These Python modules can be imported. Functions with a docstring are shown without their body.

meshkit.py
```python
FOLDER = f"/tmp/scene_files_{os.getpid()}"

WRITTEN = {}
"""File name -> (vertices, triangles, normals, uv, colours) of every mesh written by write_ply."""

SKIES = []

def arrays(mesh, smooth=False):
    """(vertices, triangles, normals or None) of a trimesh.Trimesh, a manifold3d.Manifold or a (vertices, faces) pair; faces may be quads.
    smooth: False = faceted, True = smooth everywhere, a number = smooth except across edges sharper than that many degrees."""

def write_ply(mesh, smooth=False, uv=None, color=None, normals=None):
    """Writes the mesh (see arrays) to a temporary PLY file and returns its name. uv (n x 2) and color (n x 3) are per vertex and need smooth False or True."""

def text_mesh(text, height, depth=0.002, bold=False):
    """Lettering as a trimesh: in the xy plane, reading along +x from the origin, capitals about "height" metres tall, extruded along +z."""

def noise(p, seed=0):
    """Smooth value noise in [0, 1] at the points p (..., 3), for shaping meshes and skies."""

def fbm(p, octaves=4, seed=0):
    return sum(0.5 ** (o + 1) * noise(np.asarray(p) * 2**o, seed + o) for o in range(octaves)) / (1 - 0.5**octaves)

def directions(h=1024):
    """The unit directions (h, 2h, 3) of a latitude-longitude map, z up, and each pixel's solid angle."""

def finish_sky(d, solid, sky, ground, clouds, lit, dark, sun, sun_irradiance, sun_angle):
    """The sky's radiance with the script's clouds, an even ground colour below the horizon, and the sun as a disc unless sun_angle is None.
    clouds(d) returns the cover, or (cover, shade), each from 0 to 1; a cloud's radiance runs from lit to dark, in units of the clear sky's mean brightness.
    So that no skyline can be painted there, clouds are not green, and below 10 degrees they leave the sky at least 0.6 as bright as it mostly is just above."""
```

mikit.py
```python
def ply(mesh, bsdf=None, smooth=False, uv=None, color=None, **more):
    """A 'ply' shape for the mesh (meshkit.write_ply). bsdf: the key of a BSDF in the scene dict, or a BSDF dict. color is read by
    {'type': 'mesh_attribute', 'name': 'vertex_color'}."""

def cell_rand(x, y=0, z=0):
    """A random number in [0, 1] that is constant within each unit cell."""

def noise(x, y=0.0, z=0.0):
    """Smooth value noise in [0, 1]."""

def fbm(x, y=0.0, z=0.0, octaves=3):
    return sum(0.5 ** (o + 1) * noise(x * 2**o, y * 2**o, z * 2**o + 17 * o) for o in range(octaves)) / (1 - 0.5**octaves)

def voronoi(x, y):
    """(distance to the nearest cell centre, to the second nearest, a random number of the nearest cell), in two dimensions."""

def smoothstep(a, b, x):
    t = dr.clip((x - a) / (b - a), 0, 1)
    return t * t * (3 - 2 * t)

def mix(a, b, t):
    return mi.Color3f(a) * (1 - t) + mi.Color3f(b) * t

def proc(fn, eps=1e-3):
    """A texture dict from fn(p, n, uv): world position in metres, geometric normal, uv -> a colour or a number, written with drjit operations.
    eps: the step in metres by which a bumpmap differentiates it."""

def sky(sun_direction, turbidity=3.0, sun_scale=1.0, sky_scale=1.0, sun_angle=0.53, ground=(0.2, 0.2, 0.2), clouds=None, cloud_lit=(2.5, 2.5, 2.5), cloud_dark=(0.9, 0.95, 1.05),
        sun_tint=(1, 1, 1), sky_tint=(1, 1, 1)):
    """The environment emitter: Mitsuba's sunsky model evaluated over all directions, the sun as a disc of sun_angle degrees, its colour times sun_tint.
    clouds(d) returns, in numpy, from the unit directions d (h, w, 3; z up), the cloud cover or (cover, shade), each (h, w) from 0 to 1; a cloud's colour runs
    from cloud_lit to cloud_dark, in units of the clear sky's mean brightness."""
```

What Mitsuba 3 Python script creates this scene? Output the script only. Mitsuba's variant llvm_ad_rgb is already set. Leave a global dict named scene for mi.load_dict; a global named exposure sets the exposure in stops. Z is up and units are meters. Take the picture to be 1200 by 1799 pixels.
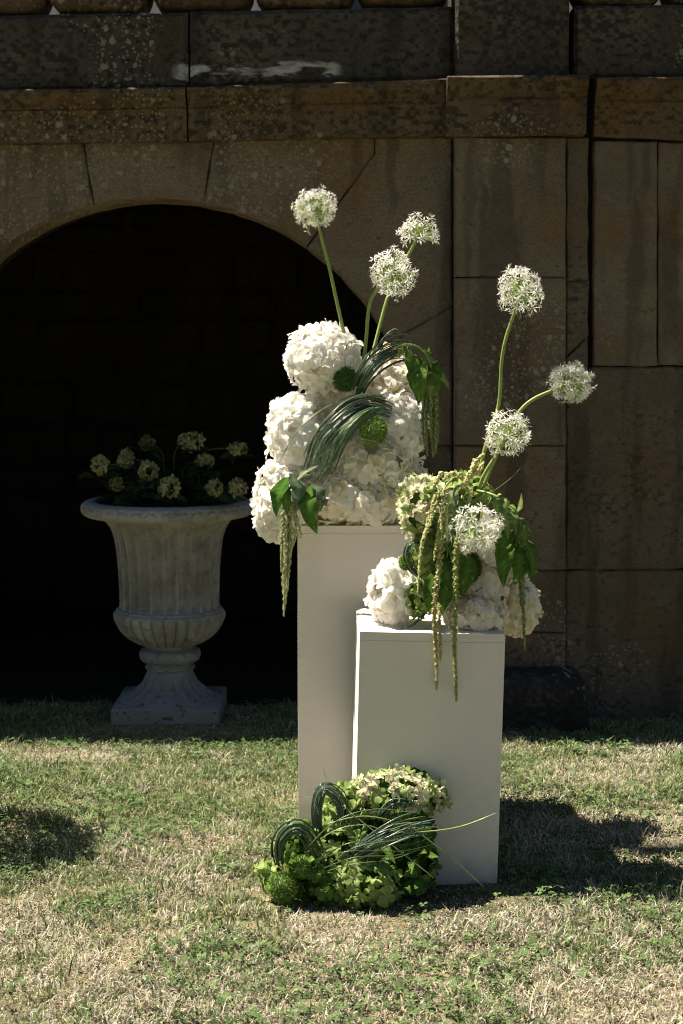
import math
import numpy as np
import trimesh
import manifold3d as m3
import shapely
from scipy.interpolate import CubicSpline
import drjit as dr
import mitsuba as mi
import mikit
import meshkit
from mikit import noise, fbm, voronoi, smoothstep, mix

T = mi.ScalarTransform4f
scene, labels = {}, {}
rng = np.random.default_rng(7)

# ------------------------------------------------------------------ camera, sky, exposure
EYE = np.array([0.0, 0.0, 1.52])
PITCH = math.radians(6.08)
FOCAL = 2815.0                       # in pixels of a picture 1200 wide
FWD = np.array([0, math.cos(PITCH), -math.sin(PITCH)])
UP = np.array([0, math.sin(PITCH), math.cos(PITCH)])
scene['camera'] = {
    'type': 'thinlens', 'fov': math.degrees(2 * math.atan(600 / FOCAL)), 'fov_axis': 'x',
    'aperture_radius': 0.0045, 'focus_distance': 4.75, 'near_clip': 0.1, 'far_clip': 2000.0,
    'to_world': T().look_at(origin=EYE.tolist(), target=(EYE + FWD).tolist(), up=[0, 0, 1])}
scene['sky'] = mikit.sky([-0.458, 0.132, 0.879], turbidity=3, ground=(0.1, 0.1, 0.07), sky_scale=0.23, sun_tint=(0.95, 0.985, 1.06), sky_tint=(1.0, 0.965, 0.92))
exposure = 3.15


def at(px, py, y):
    """The point at depth y on the ray of a pixel of the 1200 x 1799 picture."""
    d = FWD * FOCAL + np.array([1.0, 0, 0]) * (px - 600) - UP * (py - 899.5)
    return EYE + d * (y / d[1])


# ------------------------------------------------------------------ helpers
NEXT = {}


def numbered(key):
    n = NEXT.get(key, 0)
    NEXT[key] = n + 1
    return key if n == 0 else f'{key}_{n:03d}'


def thing(name, label, cat, group=None, kind=None):
    key = numbered(name)
    labels[key] = {'label': label, 'category': cat}
    if group:
        labels[key]['group'] = group
    if kind:
        labels[key]['kind'] = kind
    return key


def put(key, shape, matrix=None):
    scene[key] = dict(shape) if matrix is None else {**shape, 'to_world': T(np.asarray(matrix).tolist())}
    return key


def part(name, parent, mesh, bsdf, smooth=False, color=None, matrix=None, **lab):
    key = numbered(f'{parent}__{name}')
    put(key, mikit.ply(mesh, bsdf, smooth=smooth, color=color), matrix)
    if lab:
        labels[key] = lab
    return key


def single(name, label, cat, mesh, bsdf, smooth=False, color=None, group=None):
    key = thing(name, label, cat, group)
    put(key, mikit.ply(mesh, bsdf, smooth=smooth, color=color))
    return key


def structure(name, label, mesh, bsdf, smooth=False, kind='structure'):
    key = numbered(name)
    put(key, mikit.ply(mesh, bsdf, smooth=smooth))
    labels[key] = {'label': label, 'category': name.replace('_', ' '), 'kind': kind}
    return key


def unit(v):
    v = np.asarray(v, float)
    return v / (np.linalg.norm(v, axis=-1, keepdims=True) + 1e-12)


def frame(normal, roll=0.0):
    """3x3 whose third column is the normal."""
    n = unit(normal)
    a = np.cross(n, [0, 0, 1.0] if abs(n[2]) < 0.9 else [1.0, 0, 0])
    a = unit(a)
    b = np.cross(n, a)
    c, s = math.cos(roll), math.sin(roll)
    return np.stack([a * c + b * s, -a * s + b * c, n], 1)


def mat(R, t, s=1.0):
    m = np.eye(4)
    m[:3, :3] = R * s
    m[:3, 3] = t
    return m


def spline(pts, n):
    p = np.asarray(pts, float)
    d = np.concatenate([[0], np.cumsum(np.linalg.norm(np.diff(p, axis=0), axis=1))])
    return CubicSpline(d / d[-1], p, bc_type='natural')(np.linspace(0, 1, n))


def tube(points, radii, sides=6, flat=1.0, hint=(0.3, -1, 0.4)):
    p = np.asarray(points, float)
    r = np.broadcast_to(radii, (len(p),)).astype(float)
    t = unit(np.gradient(p, axis=0))
    a = np.cross(t, np.asarray(hint, float))
    a = unit(a)
    b = np.cross(t, a)
    ang = np.arange(sides) * 2 * math.pi / sides
    v = p[:, None] + r[:, None, None] * (np.cos(ang)[None, :, None] * a[:, None] + flat * np.sin(ang)[None, :, None] * b[:, None])
    i, j = np.meshgrid(np.arange(len(p) - 1), np.arange(sides), indexing='ij')
    q = np.stack([i * sides + j, i * sides + (j + 1) % sides, (i + 1) * sides + (j + 1) % sides, (i + 1) * sides + j], -1).reshape(-1, 4)
    f = np.vstack([q[:, [0, 1, 2]], q[:, [0, 2, 3]]])
    v = v.reshape(-1, 3)
    e = len(p) - 1
    caps = [[0, k + 1, k] for k in range(1, sides - 1)] + [[e * sides, e * sides + k, e * sides + k + 1] for k in range(1, sides - 1)]
    return v, np.vstack([f, np.array(caps)])


def join(pieces):
    vs, fs, n = [], [], 0
    for v, f in pieces:
        vs.append(v)
        fs.append(np.asarray(f) + n)
        n += len(v)
    return np.vstack(vs), np.vstack(fs)


def to_trimesh(m):
    if hasattr(m, 'to_mesh'):
        k = m.to_mesh()
        return np.array(k.vert_properties[:, :3], float), np.array(k.tri_verts)
    return m


def round_box(size, r, seg=12):
    """Box of that size centred at the origin, all edges rounded."""
    sx, sy, sz = (np.asarray(size, float) / 2 - r)
    ball = m3.Manifold.sphere(r, seg)
    return to_trimesh(m3.Manifold.batch_hull([ball.translate((x, y, z)) for x in (-sx, sx) for y in (-sy, sy) for z in (-sz, sz)]))


# ------------------------------------------------------------------ materials
def bumped(bsdf, fn, height):
    return {'type': 'bumpmap', 'arbitrary': {**mikit.proc(fn, 2e-3)}, 'scale': height, 'bsdf': bsdf}


def stone_material(name, base, pale, dark, grime, lichen, bump=0.010, limewash=False):
    def col(p, n, uv):
        big = fbm(p.x * 2.3 + 5, p.y * 2.3, p.z * 2.3, 3)
        mid = fbm(p.x * 9, p.y * 9 + 3, p.z * 9, 3)
        fine = noise(p.x * 130, p.y * 130, p.z * 130) * 0.6 + noise(p.x * 330, p.y * 330, p.z * 330) * 0.4
        streak = fbm(p.x * 13 + 0.6 * mid, p.y * 13, p.z * 1.1, 4)
        stain = fbm(p.x * 4 + 31, p.y * 4, p.z * 4, 4)
        c = mix(base, pale, smoothstep(0.35, 0.7, big * 0.6 + mid * 0.4))
        c = mix(c, mi.Color3f(base) * mi.Color3f(1.2, 1.0, 0.74), smoothstep(0.52, 0.70, stain) * 0.75)
        c = c * (0.62 + 0.76 * fine) * mix((1, 1, 1), (0.56, 0.56, 0.58), smoothstep(0.50, 0.68, streak) * 0.8)
        g = smoothstep(grime - 0.02, grime + 0.16, fbm(p.x * 52 + 11, p.y * 52, p.z * 52, 4) * 0.58 + mid * 0.20 + big * 0.22)
        c = mix(c, dark, g * 0.8)
        if lichen > 0:
            u = p.x + 0.3 * p.y + 0.012 * noise(p.x * 40, p.z * 40)
            w_ = p.z + 0.012 * noise(p.x * 40 + 9, p.z * 40)
            ok = smoothstep(1 - lichen, 1.12 - lichen, fbm(u * 2.6, w_ * 2.6, 4, 2))
            d, e, r = voronoi(u * 21, w_ * 21)
            s = (1 - smoothstep(0.02 + 0.20 * r * r * r, 0.07 + 0.26 * r * r * r, d)) * (0.3 + 0.7 * r)
            d2, e2, r2 = voronoi(u * 57, w_ * 57)
            s = dr.maximum(s, (1 - smoothstep(0.05 + 0.2 * r2, 0.12 + 0.24 * r2, d2)) * dr.select(r2 > 0.6, 0.7, 0.0))
            c = mix(c, (0.23, 0.215, 0.18), s * ok * 0.75)
        if limewash:
            w = p.z + 0.05 * fbm(p.x * 17, 1.5, p.z * 40, 4) - 0.012 - 0.0187 * (p.x + 1.4)
            m = smoothstep(limewash[1] + 0.02, limewash[1], w) * smoothstep(limewash[0] - 0.006, limewash[0], w)
            xw = p.x + 0.10 * noise(p.x * 9, 3.3)
            m = m * smoothstep(limewash[2], limewash[2] + 0.05, xw) * smoothstep(limewash[3] + 0.05, limewash[3], xw) * smoothstep(0.38, 0.52, fbm(p.x * 9, 9.5 + p.z * 30, p.y * 9, 4)) * (0.55 + 0.6 * noise(p.x * 70, p.z * 90))
            c = mix(c, (0.34, 0.34, 0.33), m)
        return c

    def relief(p, n, uv):
        return 0.55 * fbm(p.x * 45, p.y * 45, p.z * 45, 3) + 0.45 * fbm(p.x * 8, p.y * 8, p.z * 8, 2)
    scene[name] = bumped({'type': 'principled', 'base_color': mikit.proc(col), 'roughness': 0.9, 'specular': 0.25}, relief, bump)


WARM, PALE, SOOT = (0.104, 0.082, 0.058), (0.142, 0.116, 0.084), (0.028, 0.026, 0.022)
stone_material('wall_stone', WARM, PALE, SOOT, 0.62, 0.40)
stone_material('wall_stone_spotted', (0.104, 0.083, 0.061), PALE, SOOT, 0.62, 0.55)
stone_material('wall_stone_dull', (0.084, 0.069, 0.050), (0.112, 0.092, 0.066), SOOT, 0.54, 0.42)
stone_material('parapet_stone', (0.041, 0.038, 0.032), (0.080, 0.070, 0.056), (0.009, 0.010, 0.009), 0.47, 0.44, 0.02, (2.583, 2.622, -0.66, 0.02))
stone_material('moulding_stone', (0.082, 0.058, 0.034), (0.108, 0.078, 0.048), (0.015, 0.015, 0.012), 0.465, 0.45, 0.02, (2.56, 2.585, -0.25, 0.45))
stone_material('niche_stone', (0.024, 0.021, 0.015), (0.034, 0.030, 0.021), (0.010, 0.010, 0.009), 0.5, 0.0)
stone_material('base_stone', (0.034, 0.032, 0.028), (0.055, 0.053, 0.047), (0.012, 0.013, 0.012), 0.42, 0.46)
scene['mortar'] = {'type': 'principled', 'base_color': {'type': 'rgb', 'value': [0.022, 0.019, 0.015]}, 'roughness': 1.0, 'specular': 0.1}


def urn_col(p, n, uv):
    a = fbm(p.x * 12, p.y * 12, p.z * 12, 4)
    b = noise(p.x * 190, p.y * 190, p.z * 190)
    c = mix((0.225, 0.218, 0.20), (0.305, 0.297, 0.275), smoothstep(0.35, 0.65, a)) * (0.78 + 0.4 * b)
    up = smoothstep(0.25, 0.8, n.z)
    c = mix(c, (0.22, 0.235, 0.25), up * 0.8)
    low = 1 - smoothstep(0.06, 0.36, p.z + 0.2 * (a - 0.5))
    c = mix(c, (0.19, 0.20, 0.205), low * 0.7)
    g = smoothstep(0.60, 0.74, fbm(p.x * 55, p.y * 55, p.z * 40, 4)) * (0.35 + 0.5 * low)
    return mix(c, (0.05, 0.05, 0.045), g)


scene['urn_stone'] = bumped({'type': 'principled', 'base_color': mikit.proc(urn_col), 'roughness': 0.85, 'specular': 0.25},
                            lambda p, n, uv: fbm(p.x * 90, p.y * 90, p.z * 90, 2), 0.004)


def plinth_col(p, n, uv):
    a = fbm(p.x * 4, p.y * 4, p.z * 2.5, 3)
    scuff = smoothstep(0.66, 0.78, fbm(p.x * 30, p.y * 30, p.z * 5, 3))
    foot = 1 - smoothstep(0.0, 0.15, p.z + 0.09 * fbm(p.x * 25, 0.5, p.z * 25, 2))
    c = mix((0.62, 0.585, 0.53), (0.665, 0.635, 0.58), a) * (0.965 + 0.06 * noise(p.x * 320, p.y * 320, p.z * 320))
    c = mix(c, (0.62, 0.58, 0.52), scuff * 0.35)
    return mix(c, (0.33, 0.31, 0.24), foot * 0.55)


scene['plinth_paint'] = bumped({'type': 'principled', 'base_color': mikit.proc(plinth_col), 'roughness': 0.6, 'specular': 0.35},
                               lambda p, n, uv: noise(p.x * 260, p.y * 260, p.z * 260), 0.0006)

VC = {'type': 'mesh_attribute', 'name': 'vertex_color'}
scene['petal'] = {'type': 'principledthin', 'base_color': VC, 'roughness': 0.65, 'diff_trans': 0.95, 'eta': 1.35}
scene['leaf_skin'] = {'type': 'principledthin', 'base_color': VC, 'roughness': 0.42, 'diff_trans': 0.6, 'eta': 1.4}
scene['grass_blade'] = {'type': 'principledthin', 'base_color': VC, 'roughness': 0.6, 'diff_trans': 0.55, 'eta': 1.35}
scene['green_flesh'] = {'type': 'principled', 'base_color': VC, 'roughness': 0.5, 'specular': 0.4}
scene['reed'] = {'type': 'principled', 'base_color': VC, 'roughness': 0.27, 'specular': 0.6}


def lawn_col(p, n, uv):
    a = fbm(p.x * 2.2, p.y * 2.2, 0.5, 3)
    b = noise(p.x * 60, p.y * 60)
    c = mix((0.055, 0.06, 0.03), (0.165, 0.14, 0.088), smoothstep(0.38, 0.6, a))
    far = smoothstep(3.0, 9.0, dr.sqrt(p.x * p.x + (p.y - 5) * (p.y - 5)))
    c = mix(c, mix((0.09, 0.12, 0.04), (0.24, 0.20, 0.11), a), far)
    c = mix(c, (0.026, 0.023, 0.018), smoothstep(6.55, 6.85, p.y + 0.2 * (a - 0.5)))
    return c * (0.6 + 0.7 * b)


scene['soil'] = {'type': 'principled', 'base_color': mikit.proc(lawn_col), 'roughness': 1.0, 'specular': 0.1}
scene['render_coat'] = {'type': 'principled', 'base_color': mikit.proc(lambda p, n, uv: mix((0.42, 0.42, 0.44), (0.5, 0.5, 0.52), fbm(p.x, p.y, p.z, 3))), 'roughness': 0.9}
scene['dark_pane'] = {'type': 'principled', 'base_color': {'type': 'rgb', 'value': [0.03, 0.035, 0.04]}, 'roughness': 0.15, 'specular': 0.5}

# ------------------------------------------------------------------ ground
ax = np.unique(np.concatenate([np.linspace(-150, -5, 12), np.linspace(-5, 5, 90), np.linspace(5, 150, 12)]))
ay = np.unique(np.concatenate([np.linspace(-150, 2, 12), np.linspace(2, 7, 60), np.linspace(7, 11, 8), np.linspace(11, 150, 8)]))
gx, gy = np.meshgrid(ax, ay, indexing='ij')
gp = np.stack([gx.ravel(), gy.ravel(), np.zeros(gx.size)], 1)


def lie(x, y):
    """Height of the lawn."""
    q = np.stack([x * 1.5, y * 1.5, np.zeros_like(x)], -1)
    t = np.clip((y - 5.3) / 1.2, 0, 1)
    return 0.022 * (meshkit.fbm(q, 3, 3) - 0.5) - 0.004 - 0.075 * t * t * (3 - 2 * t) - 0.012 * np.exp(-((x - 0.2) / 0.3) ** 2 - ((y - 4.36) / 0.14) ** 2)


gp[:, 2] = lie(gp[:, 0], gp[:, 1])
i, j = np.meshgrid(np.arange(len(ax) - 1), np.arange(len(ay) - 1), indexing='ij')
k = (i * len(ay) + j).ravel()
quad = np.stack([k, k + len(ay), k + len(ay) + 1, k + 1], 1)
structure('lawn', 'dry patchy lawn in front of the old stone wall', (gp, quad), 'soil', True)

# ------------------------------------------------------------------ the terrace wall
FACE = 6.70


def wp(px, py, y=FACE):
    q = at(px, py, y)
    return (q[0], q[2])


def inset(poly, b):
    p = np.asarray(poly, float)
    a, c = np.roll(p, 1, 0), np.roll(p, -1, 0)
    n1 = unit(p - a)[:, ::-1] * [-1, 1]
    n2 = unit(c - p)[:, ::-1] * [-1, 1]
    n = unit(n1 + n2)
    k = np.clip(1 / np.maximum((n * n1).sum(1), 0.4), 1, 2)
    return p + n * (b * k)[:, None]


def densify(poly, step):
    out = []
    p = np.asarray(poly, float)
    for a, b in zip(p, np.roll(p, -1, 0)):
        n = max(1, int(np.linalg.norm(b - a) / step))
        out += [a + (b - a) * t / n for t in range(n)]
    return np.array(out)


def stone(poly, y, thick, bevel=0.007, gap=0.0018, wear=0.005, step=0.06, tilt=0.004):
    """A dressed stone: polygon in the wall's plane (x, z), its face at depth y, worn and chamfered edges."""
    p = np.asarray(poly, float)
    area = 0.5 * np.sum(p[:, 0] * np.roll(p[:, 1], -1) - np.roll(p[:, 0], -1) * p[:, 1])
    if area < 0:
        p = p[::-1]
    p = inset(densify(inset(p, gap), step), 0.0)
    p = p + rng.normal(0, wear * 0.4, p.shape)
    f = inset(p, bevel * (0.8 + 0.4 * rng.random()))
    f = f + rng.normal(0, wear * 0.3, f.shape)
    n = len(p)
    c = p.mean(0)
    tx, tz = rng.normal(0, tilt, 2)
    yf = y + rng.uniform(-0.003, 0.003) + tx * (f[:, 0] - c[0]) + tz * (f[:, 1] - c[1])
    ring = [np.column_stack([f[:, 0], yf, f[:, 1]]), np.column_stack([p[:, 0], yf + bevel, p[:, 1]]), np.column_stack([p[:, 0], np.full(n, y + thick), p[:, 1]])]
    v = np.vstack(ring)
    k = np.arange(n)
    kk = (k + 1) % n
    sides = [np.stack([k + o, kk + o, kk + o + n], 1) for o in (0, n)] + [np.stack([k + o, kk + o + n, k + o + n], 1) for o in (0, n)]
    tv = trimesh.creation.triangulate_polygon(shapely.Polygon(f), engine='earcut')
    near = np.array([np.argmin(((f - q) ** 2).sum(1)) for q in tv[0]])
    tri = near[np.asarray(tv[1])]
    e1, e2 = f[tri[:, 1]] - f[tri[:, 0]], f[tri[:, 2]] - f[tri[:, 0]]
    s = e1[:, 0] * e2[:, 1] - e1[:, 1] * e2[:, 0]
    tri = np.where((s < 0)[:, None], tri[:, ::-1], tri)        # towards -y
    return v, np.vstack([tri, *[x[:, ::-1] for x in sides]])


WALL = thing('terrace_wall', 'weathered brown sandstone retaining wall with a dark arched niche and pilaster behind the flowers', 'stone wall')
ACX, ACZ = wp(276, 813)
AR = wp(276 + 458, 813)[0] - ACX


def arc(p0, p1, n=10):
    """Points of the arch's edge between the pixels p0 and p1 (angles from the centre)."""
    a = [math.atan2(z - ACZ, x - ACX) for x, z in (wp(*p0), wp(*p1))]
    return [(ACX + AR * math.cos(t), ACZ + AR * math.sin(t)) for t in np.linspace(a[0], a[1], n)]


def px(*pts, y=FACE):
    return [wp(a, b, y) for a, b in pts]


LEFT, RIGHT = -1500, 2700
# core behind the stones, with the opening
z_top = wp(600, 135)[1]
hole = shapely.Polygon([(ACX - AR - .02, -1), (ACX - AR - .02, ACZ)] + [(ACX + (AR + .02) * math.cos(t), ACZ + (AR + .02) * math.sin(t)) for t in np.linspace(math.pi, 0, 40)] + [(ACX + AR + .02, -1)])
core = shapely.box(-4.2, -0.1, 4.2, 2.62).difference(hole)
cm = trimesh.creation.extrude_polygon(core, 0.50, engine='earcut')
cv = np.array(cm.vertices)
part('mortar_core', WALL, (np.column_stack([cv[:, 0], FACE + 0.014 + (0.5 - cv[:, 2]), cv[:, 1]]), np.array(cm.faces)), 'mortar')


def wall_stone(poly, bsdf, y=FACE, thick=0.30, name='stone', **kw):
    return part(name, WALL, stone(poly, y, thick, **kw), bsdf, smooth=25)


TOPL = 250                                                    # cornice's lower edge at the left
wall_stone(px((-170, 253), (146, 250)) + arc((166, 364), (-40, 500)) + px((-170, 400)), 'wall_stone')
wall_stone(px((146, 250), (376, 246)) + arc((357, 360), (166, 364)), 'wall_stone')
wall_stone(px((376, 246), (658, 241), (658, 268)) + arc((535, 440), (357, 360)), 'wall_stone_spotted')
wall_stone(px((658, 241), (795, 238), (795, 537), (705, 588)) + arc((676, 622), (535, 440)) + px((658, 268)), 'wall_stone_spotted')
wall_stone(px((795, 537), (795, 783)) + arc((733, 783), (676, 622)) + px((705, 588)), 'wall_stone')
wall_stone(px((734, 783), (795, 783), (795, 1002), (734, 1002)), 'wall_stone_dull')
wall_stone(px((734, 1002), (795, 1002), (795, 1270), (734, 1270)), 'wall_stone_dull')
# left of the arch, outside the frame
wall_stone(px((-170, 400), *[(-170, 253)], (-480, 258), (-480, 640)) + arc((-148, 640), (-40, 500), 6), 'wall_stone')
for a, b in ((640, 900), (900, 1270)):
    wall_stone([wp(-480, a), (ACX - AR, wp(0, a)[1]), (ACX - AR, wp(0, b)[1]), wp(-480, b)], 'wall_stone_dull')
for r, (a, b) in enumerate(((258, 500), (500, 760), (760, 1010), (1010, 1270))):
    for c in range(4):
        o = -480 - 300 * c - (150 if r % 2 else 0)
        wall_stone(px((min(o + (150 if r % 2 and c == 0 else 0), -480), a), (o - 300, a), (o - 300, b), (min(o + (150 if r % 2 and c == 0 else 0), -480), b)), 'wall_stone')
# pilaster
PF = 6.615
PIL = [(240, 487), (487, 783), (783, 1003), (1003, 1112), (1112, 1186)]
for n_, (a, b) in enumerate(PIL):
    part('pilaster_stone', WALL, stone(px((799, a), (995, a), (995, b), (799, b), y=PF), PF, 0.2, bevel=0.006, wear=0.0025), 'wall_stone' if n_ < 3 else 'wall_stone_dull', smooth=25)
SF = 6.655
for a, b, c, d in ((240, 495, 240, 492), (495, 628, 492, 590), (628, 650, 590, 650)):
    wall_stone(px((993, c if c == 240 else a), (1034, c), (1034, d), (993, b), y=SF), 'wall_stone_dull', SF, 0.2, bevel=0.008)
RF = 6.66
wall_stone(px((1043, 247), (1155, 248), (1155, 643), (1043, 643), y=RF), 'wall_stone_spotted', RF, bevel=0.006)
wall_stone(px((1156, 250), (1420, 252), (1420, 643), (1156, 643), y=RF), 'wall_stone', RF, bevel=0.006)
wall_stone(px((993, 650), (1034, 650), (1042, 644), (1330, 645), (1330, 1000), (993, 1002), y=RF), 'wall_stone_dull', RF, bevel=0.008)
wall_stone(px((993, 1002), (1330, 1000), (1330, 1280), (993, 1280), y=RF), 'wall_stone_dull', RF, bevel=0.006)
for r, (a, b) in enumerate(((252, 641), (647, 1000), (1000, 1280))):
    for c in range(4):
        o = (1420 if r == 0 else 1330) + 330 * c
        wall_stone(px((o, a), (o + 330, a), (o + 330, b), (o, b), y=RF), 'wall_stone', RF, bevel=0.012)
# rounded base block of the pilaster
q0, q1 = wp(742, 1186, 6.44), wp(1036, 1186, 6.44)
zt = q0[1]
ball = m3.Manifold.sphere(0.085, 24)
blk = m3.Manifold.batch_hull([ball.translate((x, y, zt - 0.085)) for x in (q0[0] + .085, q1[0] - .085) for y in (6.44 + .085, 6.8)]
                             + [m3.Manifold.cube((q1[0] - q0[0], 0.4, 0.1)).translate((q0[0], 6.44, -0.1))]).refine_to_length(0.05)
bv, bf = to_trimesh(blk)
bv = bv + (meshkit.fbm(bv * 9, 3)[:, None] - 0.5) * 0.02
part('pilaster_base', WALL, (bv, bf), 'base_stone', smooth=40)

# cornice: a moulding swept along the wall, cut into lengths; u = how far it stands out, w = height (0..1) between its lower and upper edge
PROFILE = [(0.0, 0.0), (0.050, 0.0), (0.052, 0.02), (0.055, 0.50), (0.062, 0.53), (0.066, 0.60), (0.060, 0.64), (0.075, 0.70), (0.098, 0.80), (0.108, 0.88), (0.110, 0.96), (0.104, 1.0), (0.0, 1.03)]


def moulding(p0, p1, y, back, seg=None):
    """p0, p1: (x, z of the lower edge, z of the upper edge) of the two ends."""
    n = seg or max(2, int((p1[0] - p0[0]) / 0.06))
    rows = []
    for t in np.linspace(0, 1, n + 1):
        x = p0[0] + (p1[0] - p0[0]) * t
        lo, hi = p0[1] + (p1[1] - p0[1]) * t, p0[2] + (p1[2] - p0[2]) * t
        wob = (meshkit.fbm(np.array([[x * 7, k * 2.5, y] for k in range(len(PROFILE))]), 3, 5) - 0.5)
        r = [(x, y - u - 0.014 * w_, lo + (hi - lo) * w + 0.010 * w_) for (u, w), w_ in zip(PROFILE, wob)]
        r = [(x, y + back, lo)] + r + [(x, y + back, hi)]
        rows.append(r)
    v = np.array(rows)
    m = v.shape[1]
    i, j = np.meshgrid(np.arange(n), np.arange(m), indexing='ij')
    q = np.stack([i * m + j, i * m + (j + 1) % m, (i + 1) * m + (j + 1) % m, (i + 1) * m + j], -1).reshape(-1, 4)[:, ::-1]
    f = np.vstack([q[:, [0, 1, 2]], q[:, [0, 2, 3]]])
    cap = np.array([[0, k, k + 1] for k in range(1, m - 1)])
    return v.reshape(-1, 3), np.vstack([f, cap, cap[:, ::-1] + n * m])


def ends(px0, lo0, hi0, px1, lo1, hi1, y, gap=0.004):
    a, b = wp(px0, lo0, y), wp(px1, lo1, y)
    return (a[0] + gap, a[1], wp(px0, hi0, y)[1]), (b[0] - gap, b[1], wp(px1, hi1, y)[1])


CF = 6.69
for a, la, ha, b, lb, hb in ((-1500, 276, 190, -700, 262, 176), (-700, 262, 176, -210, 253, 165), (-210, 253, 165, 330, 247, 156), (330, 247, 156, 792, 238, 141), (1042, 238, 140, 1330, 252, 137), (1330, 252, 137, 2000, 256, 137), (2000, 256, 137, 2700, 256, 137)):
    part('cornice_stone', WALL, moulding(*ends(a, la, ha, b, lb, hb, CF - 0.05), CF, 0.2), 'moulding_stone', smooth=35)
part('cornice_stone', WALL, moulding(*ends(783, 237, 136, 1033, 234, 132, 6.55), 6.62, 0.2), 'moulding_stone', smooth=35)
# parapet course
BF = 6.655
for a, b, ta, tb, ba, bb in ((-1500, -850, 50, 40, 175, 165), (-850, -260, 40, 28, 165, 158), (-260, 331, 28, 19, 158, 148), (333, 799, 18, 10, 147, 132), (1008, 1500, 8, 4, 130, 126), (1500, 2100, 4, 4, 126, 126), (2100, 2700, 4, 4, 126, 126)):
    part('parapet_stone', WALL, stone(px((a, ta), (b, tb), (b, bb + 8), (a, ba + 8), y=BF), BF, 0.42, bevel=0.016, wear=0.004), 'parapet_stone', smooth=25)
part('pilaster_stone', WALL, stone(px((800, -150), (1001, -150), (1001, 140), (800, 140), y=6.59), 6.59, 0.5, bevel=0.012, wear=0.004), 'parapet_stone', smooth=25)

# niche behind the arch
NX0, NX1, NB = ACX - 1.25, ACX + 1.25, 9.4


def plate(x0, x1, y0, y1, z0, z1):
    m = trimesh.creation.box(extents=(x1 - x0, y1 - y0, z1 - z0))
    m.apply_translation(((x0 + x1) / 2, (y0 + y1) / 2, (z0 + z1) / 2))
    return np.array(m.vertices), np.array(m.faces)


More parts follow.
